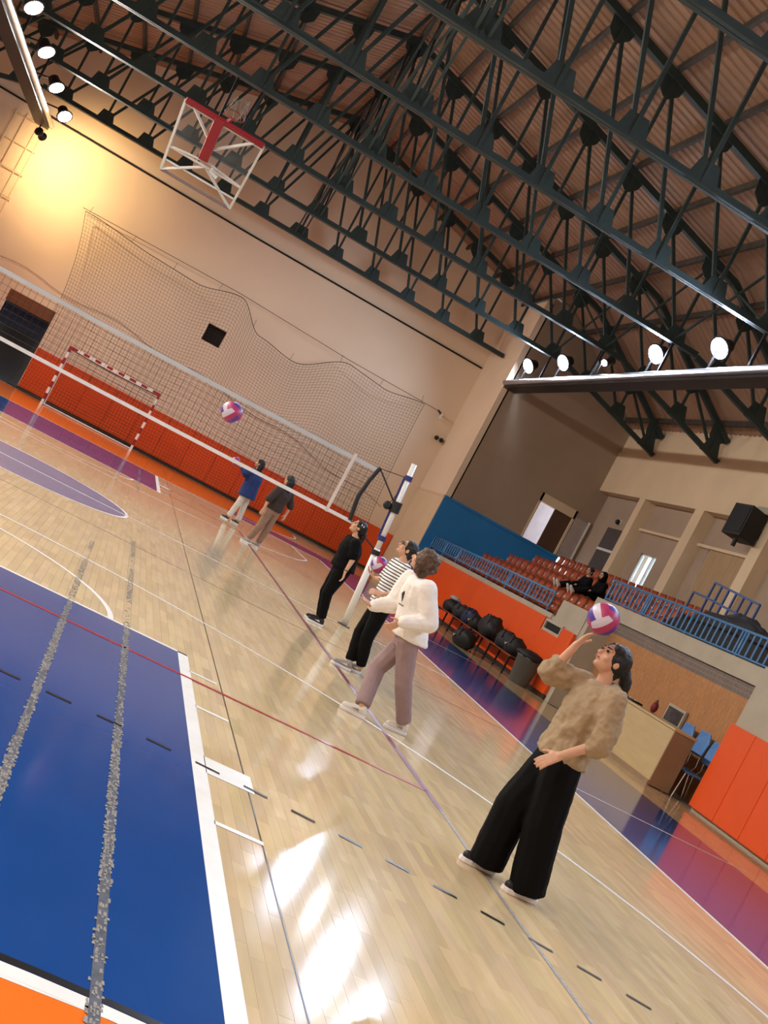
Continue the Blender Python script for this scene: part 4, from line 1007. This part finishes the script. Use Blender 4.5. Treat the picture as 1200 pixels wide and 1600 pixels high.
# player in black
Y = -1.6
bk = person('person in black shirt and black trousers with a wristband standing left of the post', dict(base=(4.7,Y,0), fwd=L_, hip=(4.72,Y,.86), neck=(4.68,Y,1.34), head=(4.645,Y,1.475), hf=(-.93,.05,.34), vox=.009, girth=1.08,
    shL=(4.69,Y-.17,1.26), elL=(4.745,Y-.22,1.04), wrL=(4.73,Y-.23,.85), hdL=(.15,0,-1), pnL=(-1,0,0), thL=1,
    shR=(4.66,Y+.17,1.26), elR=(4.70,Y+.22,1.04), wrR=(4.66,Y+.22,.84), hdR=(.1,0,-1), pnR=(-1,0,0), thR=-1,
    knL=(4.68,Y-.08,.46), knR=(4.68,Y+.09,.46), anL=(4.78,Y-.08,.1), anR=(4.78,Y+.09,.1), heelL=(4.84,Y-.09,0), toeL=(4.58,Y-.1,0), heelR=(4.84,Y+.1,0), toeR=(4.58,Y+.1,0),
    top=('black_shirt', M_blk), hem=-.02, tw=.185, td=.15, sleeve=(.085,.08,.06), slen=.36, pants=('black_trousers', M_blk), leg=(.115,.08,.06), shoe=(M_bs, M_sole, M_ws),
    hair=('pony', M_hairb, [(4.74,Y,1.48),(4.77,Y,1.42),(4.775,Y,1.33),(4.76,Y,1.20)])))
t, g, fw, lt, bd_ = bk
for dx in (-.018,.018): MB().ell(g(-.087,-.02+dx,.06), (.008,.016,.014), 8, 6).build('hair_bow', M_white, t)
MB().tube([(4.73+.03*math.cos(i*.7), Y-.23+.03*math.sin(i*.7), .87) for i in range(10)], .006, 5).build('wristband', M_black, t)
# far pair beyond the net
Y = 10.8
bj = person('person in blue padded jacket and cream trousers holding up a ball near the orange mats', dict(base=(4.44,Y,0), fwd=(-.82,.57,0), hip=(4.46,Y,.84), neck=(4.42,Y,1.44), head=(4.38,Y,1.60), hf=(-.92,.2,.1), vox=.012,
    shL=(4.33,Y-.13,1.36), elL=(4.14,Y-.2,1.25), wrL=(4.06,Y-.13,1.31), hdL=(-.93,.12,.2), pnL=(-.3,.2,.9), shR=(4.5,Y+.14,1.36), elR=(4.24,Y+.22,1.2), wrR=(4.06,Y+.06,1.31), hdR=(-.93,-.12,.2), pnR=(-.3,-.2,.9), thR=-1,
    knL=(4.36,Y-.06,.45), knR=(4.54,Y+.08,.45), anL=(4.3,Y-.06,.1), anR=(4.58,Y+.1,.1), heelL=(4.33,Y-.08,0), toeL=(4.15,Y+.08,0), heelR=(4.62,Y+.1,0), toeR=(4.44,Y+.24,0),
    top=('blue_jacket', M_bluej), hem=-.22, tw=.24, td=.19, sleeve=(.1,.09,.07), slen=.95, pants=('cream_trousers', M_cream_p), leg=(.1,.078,.07), shoe=(M_bs, M_sole, None), hair=('long', M_hairb)))
Y = 6.7
br_ = person('person in dark brown top and taupe trousers with long black hair watching from the line', dict(base=(4.56,Y,0), fwd=(-.6,.8,0), hip=(4.64,Y,.90), neck=(4.68,Y,1.42), head=(4.65,Y,1.575), hf=(-.75,.65,.05), vox=.012,
    shL=(4.52,Y-.13,1.33), elL=(4.42,Y-.2,1.05), wrL=(4.42,Y-.2,.82), hdL=(-.1,0,-1), pnL=(0,1,0), shR=(4.82,Y+.1,1.33), elR=(4.95,Y+.12,1.1), wrR=(4.94,Y+.1,.9), hdR=(0,0,-1), pnR=(-.5,.5,0), thR=-1,
    knL=(4.54,Y-.06,.47), knR=(4.72,Y+.07,.47), anL=(4.45,Y-.03,.1), anR=(4.69,Y+.08,.1), heelL=(4.52,Y-.1,0), toeL=(4.32,Y+.02,0), heelR=(4.74,Y+.02,0), toeR=(4.56,Y+.16,0),
    top=('brown_top', M_brownc), hem=-.05, tw=.19, td=.145, sleeve=(.085,.08,.07), slen=.5, pants=('taupe_trousers', M_taupe), leg=(.11,.085,.07), shoe=(M_gs, M_sole, None), hair=('long', M_hairb)))
# two spectators on the seats
for lab, Y, hx, dx, hair, top in (('person in black clothes lounging on the seats with white shoes stretched out', 11.0, 13.66, 0, ('bun', M_hairb), M_blk), ('person in black headscarf and black coat sitting on the seats', 10.0, 13.66, -.05, ('hijab', M_blk), M_blk)):
    person(lab, dict(base=(13.6,Y,2.1), fwd=L_, hip=(hx-.02,Y,2.642), neck=(hx-.1+dx,Y,3.05), head=(hx-.13+dx,Y,3.2), hf=(-.9,-.3,-.1), vox=.013,
        shL=(hx-.08,Y-.17,2.98), elL=(hx-.14,Y-.24,2.78), wrL=(hx-.34,Y-.16,2.72), hdL=(-.8,.5,-.1), pnL=(0,.3,-1), shR=(hx-.08,Y+.17,2.98), elR=(hx-.16,Y+.23,2.78), wrR=(hx-.36,Y+.12,2.72), hdR=(-.8,-.5,-.1), pnR=(0,-.3,-1), thR=-1,
        knL=(hx-.46,Y-.1,2.66), knR=(hx-.46,Y+.12,2.66), anL=(hx-.74,Y-.06,2.49), anR=(hx-.76,Y+.14,2.49), heelL=(hx-.76,Y-.06,2.39), toeL=(hx-.88,Y-.04,2.57), heelR=(hx-.78,Y+.14,2.39), toeR=(hx-.9,Y+.16,2.57),
        top=('black_coat', top), hem=-.03, tw=.2, td=.15, sleeve=(.09,.08,.06), slen=.95, pants=('black_trousers', M_blk), leg=(.1,.08,.06), shoe=(M_ws, M_sole, None), hair=hair))
# bake the smooth surfaces
bpy.context.view_layer.update()
dg = bpy.context.evaluated_depsgraph_get()
baked = [(o, bpy.data.meshes.new_from_object(o.evaluated_get(dg), depsgraph=dg)) for o in REM]
for o, me in baked:
    o.modifiers.clear(); nm = o.data.name; o.data = me
    for p in me.polygons: p.use_smooth = True
from mathutils.bvhtree import BVHTree
nn = V((-.87,-.48,0)).normalized(); aa = V((-nn.y, nn.x, 0))
top_o = [c_ for c_ in wh[0].children if c_.name.startswith('white_sweatshirt')][0]
tree = BVHTree.FromPolygons([v.co.copy() for v in top_o.data.vertices], [tuple(p.vertices) for p in top_o.data.polygons])
for t, poly, ctr in DECALS:
    bs = V(t['_base']); pts = []
    for a, b_ in poly:
        h = tree.ray_cast(ctr+aa*a+V((0,0,b_))+nn*.6-bs, -nn)[0]
        if h is not None: pts.append(tuple(h+bs-nn*.003))
    if len(pts) > 2: MB().prism(pts, tuple(nn*.009)).build('chest_print', M_jk, t)
print('people faces', sum(len(me.polygons) for _, me in baked))
for o in bpy.data.objects:
    if '_base' in o: del o['_base']
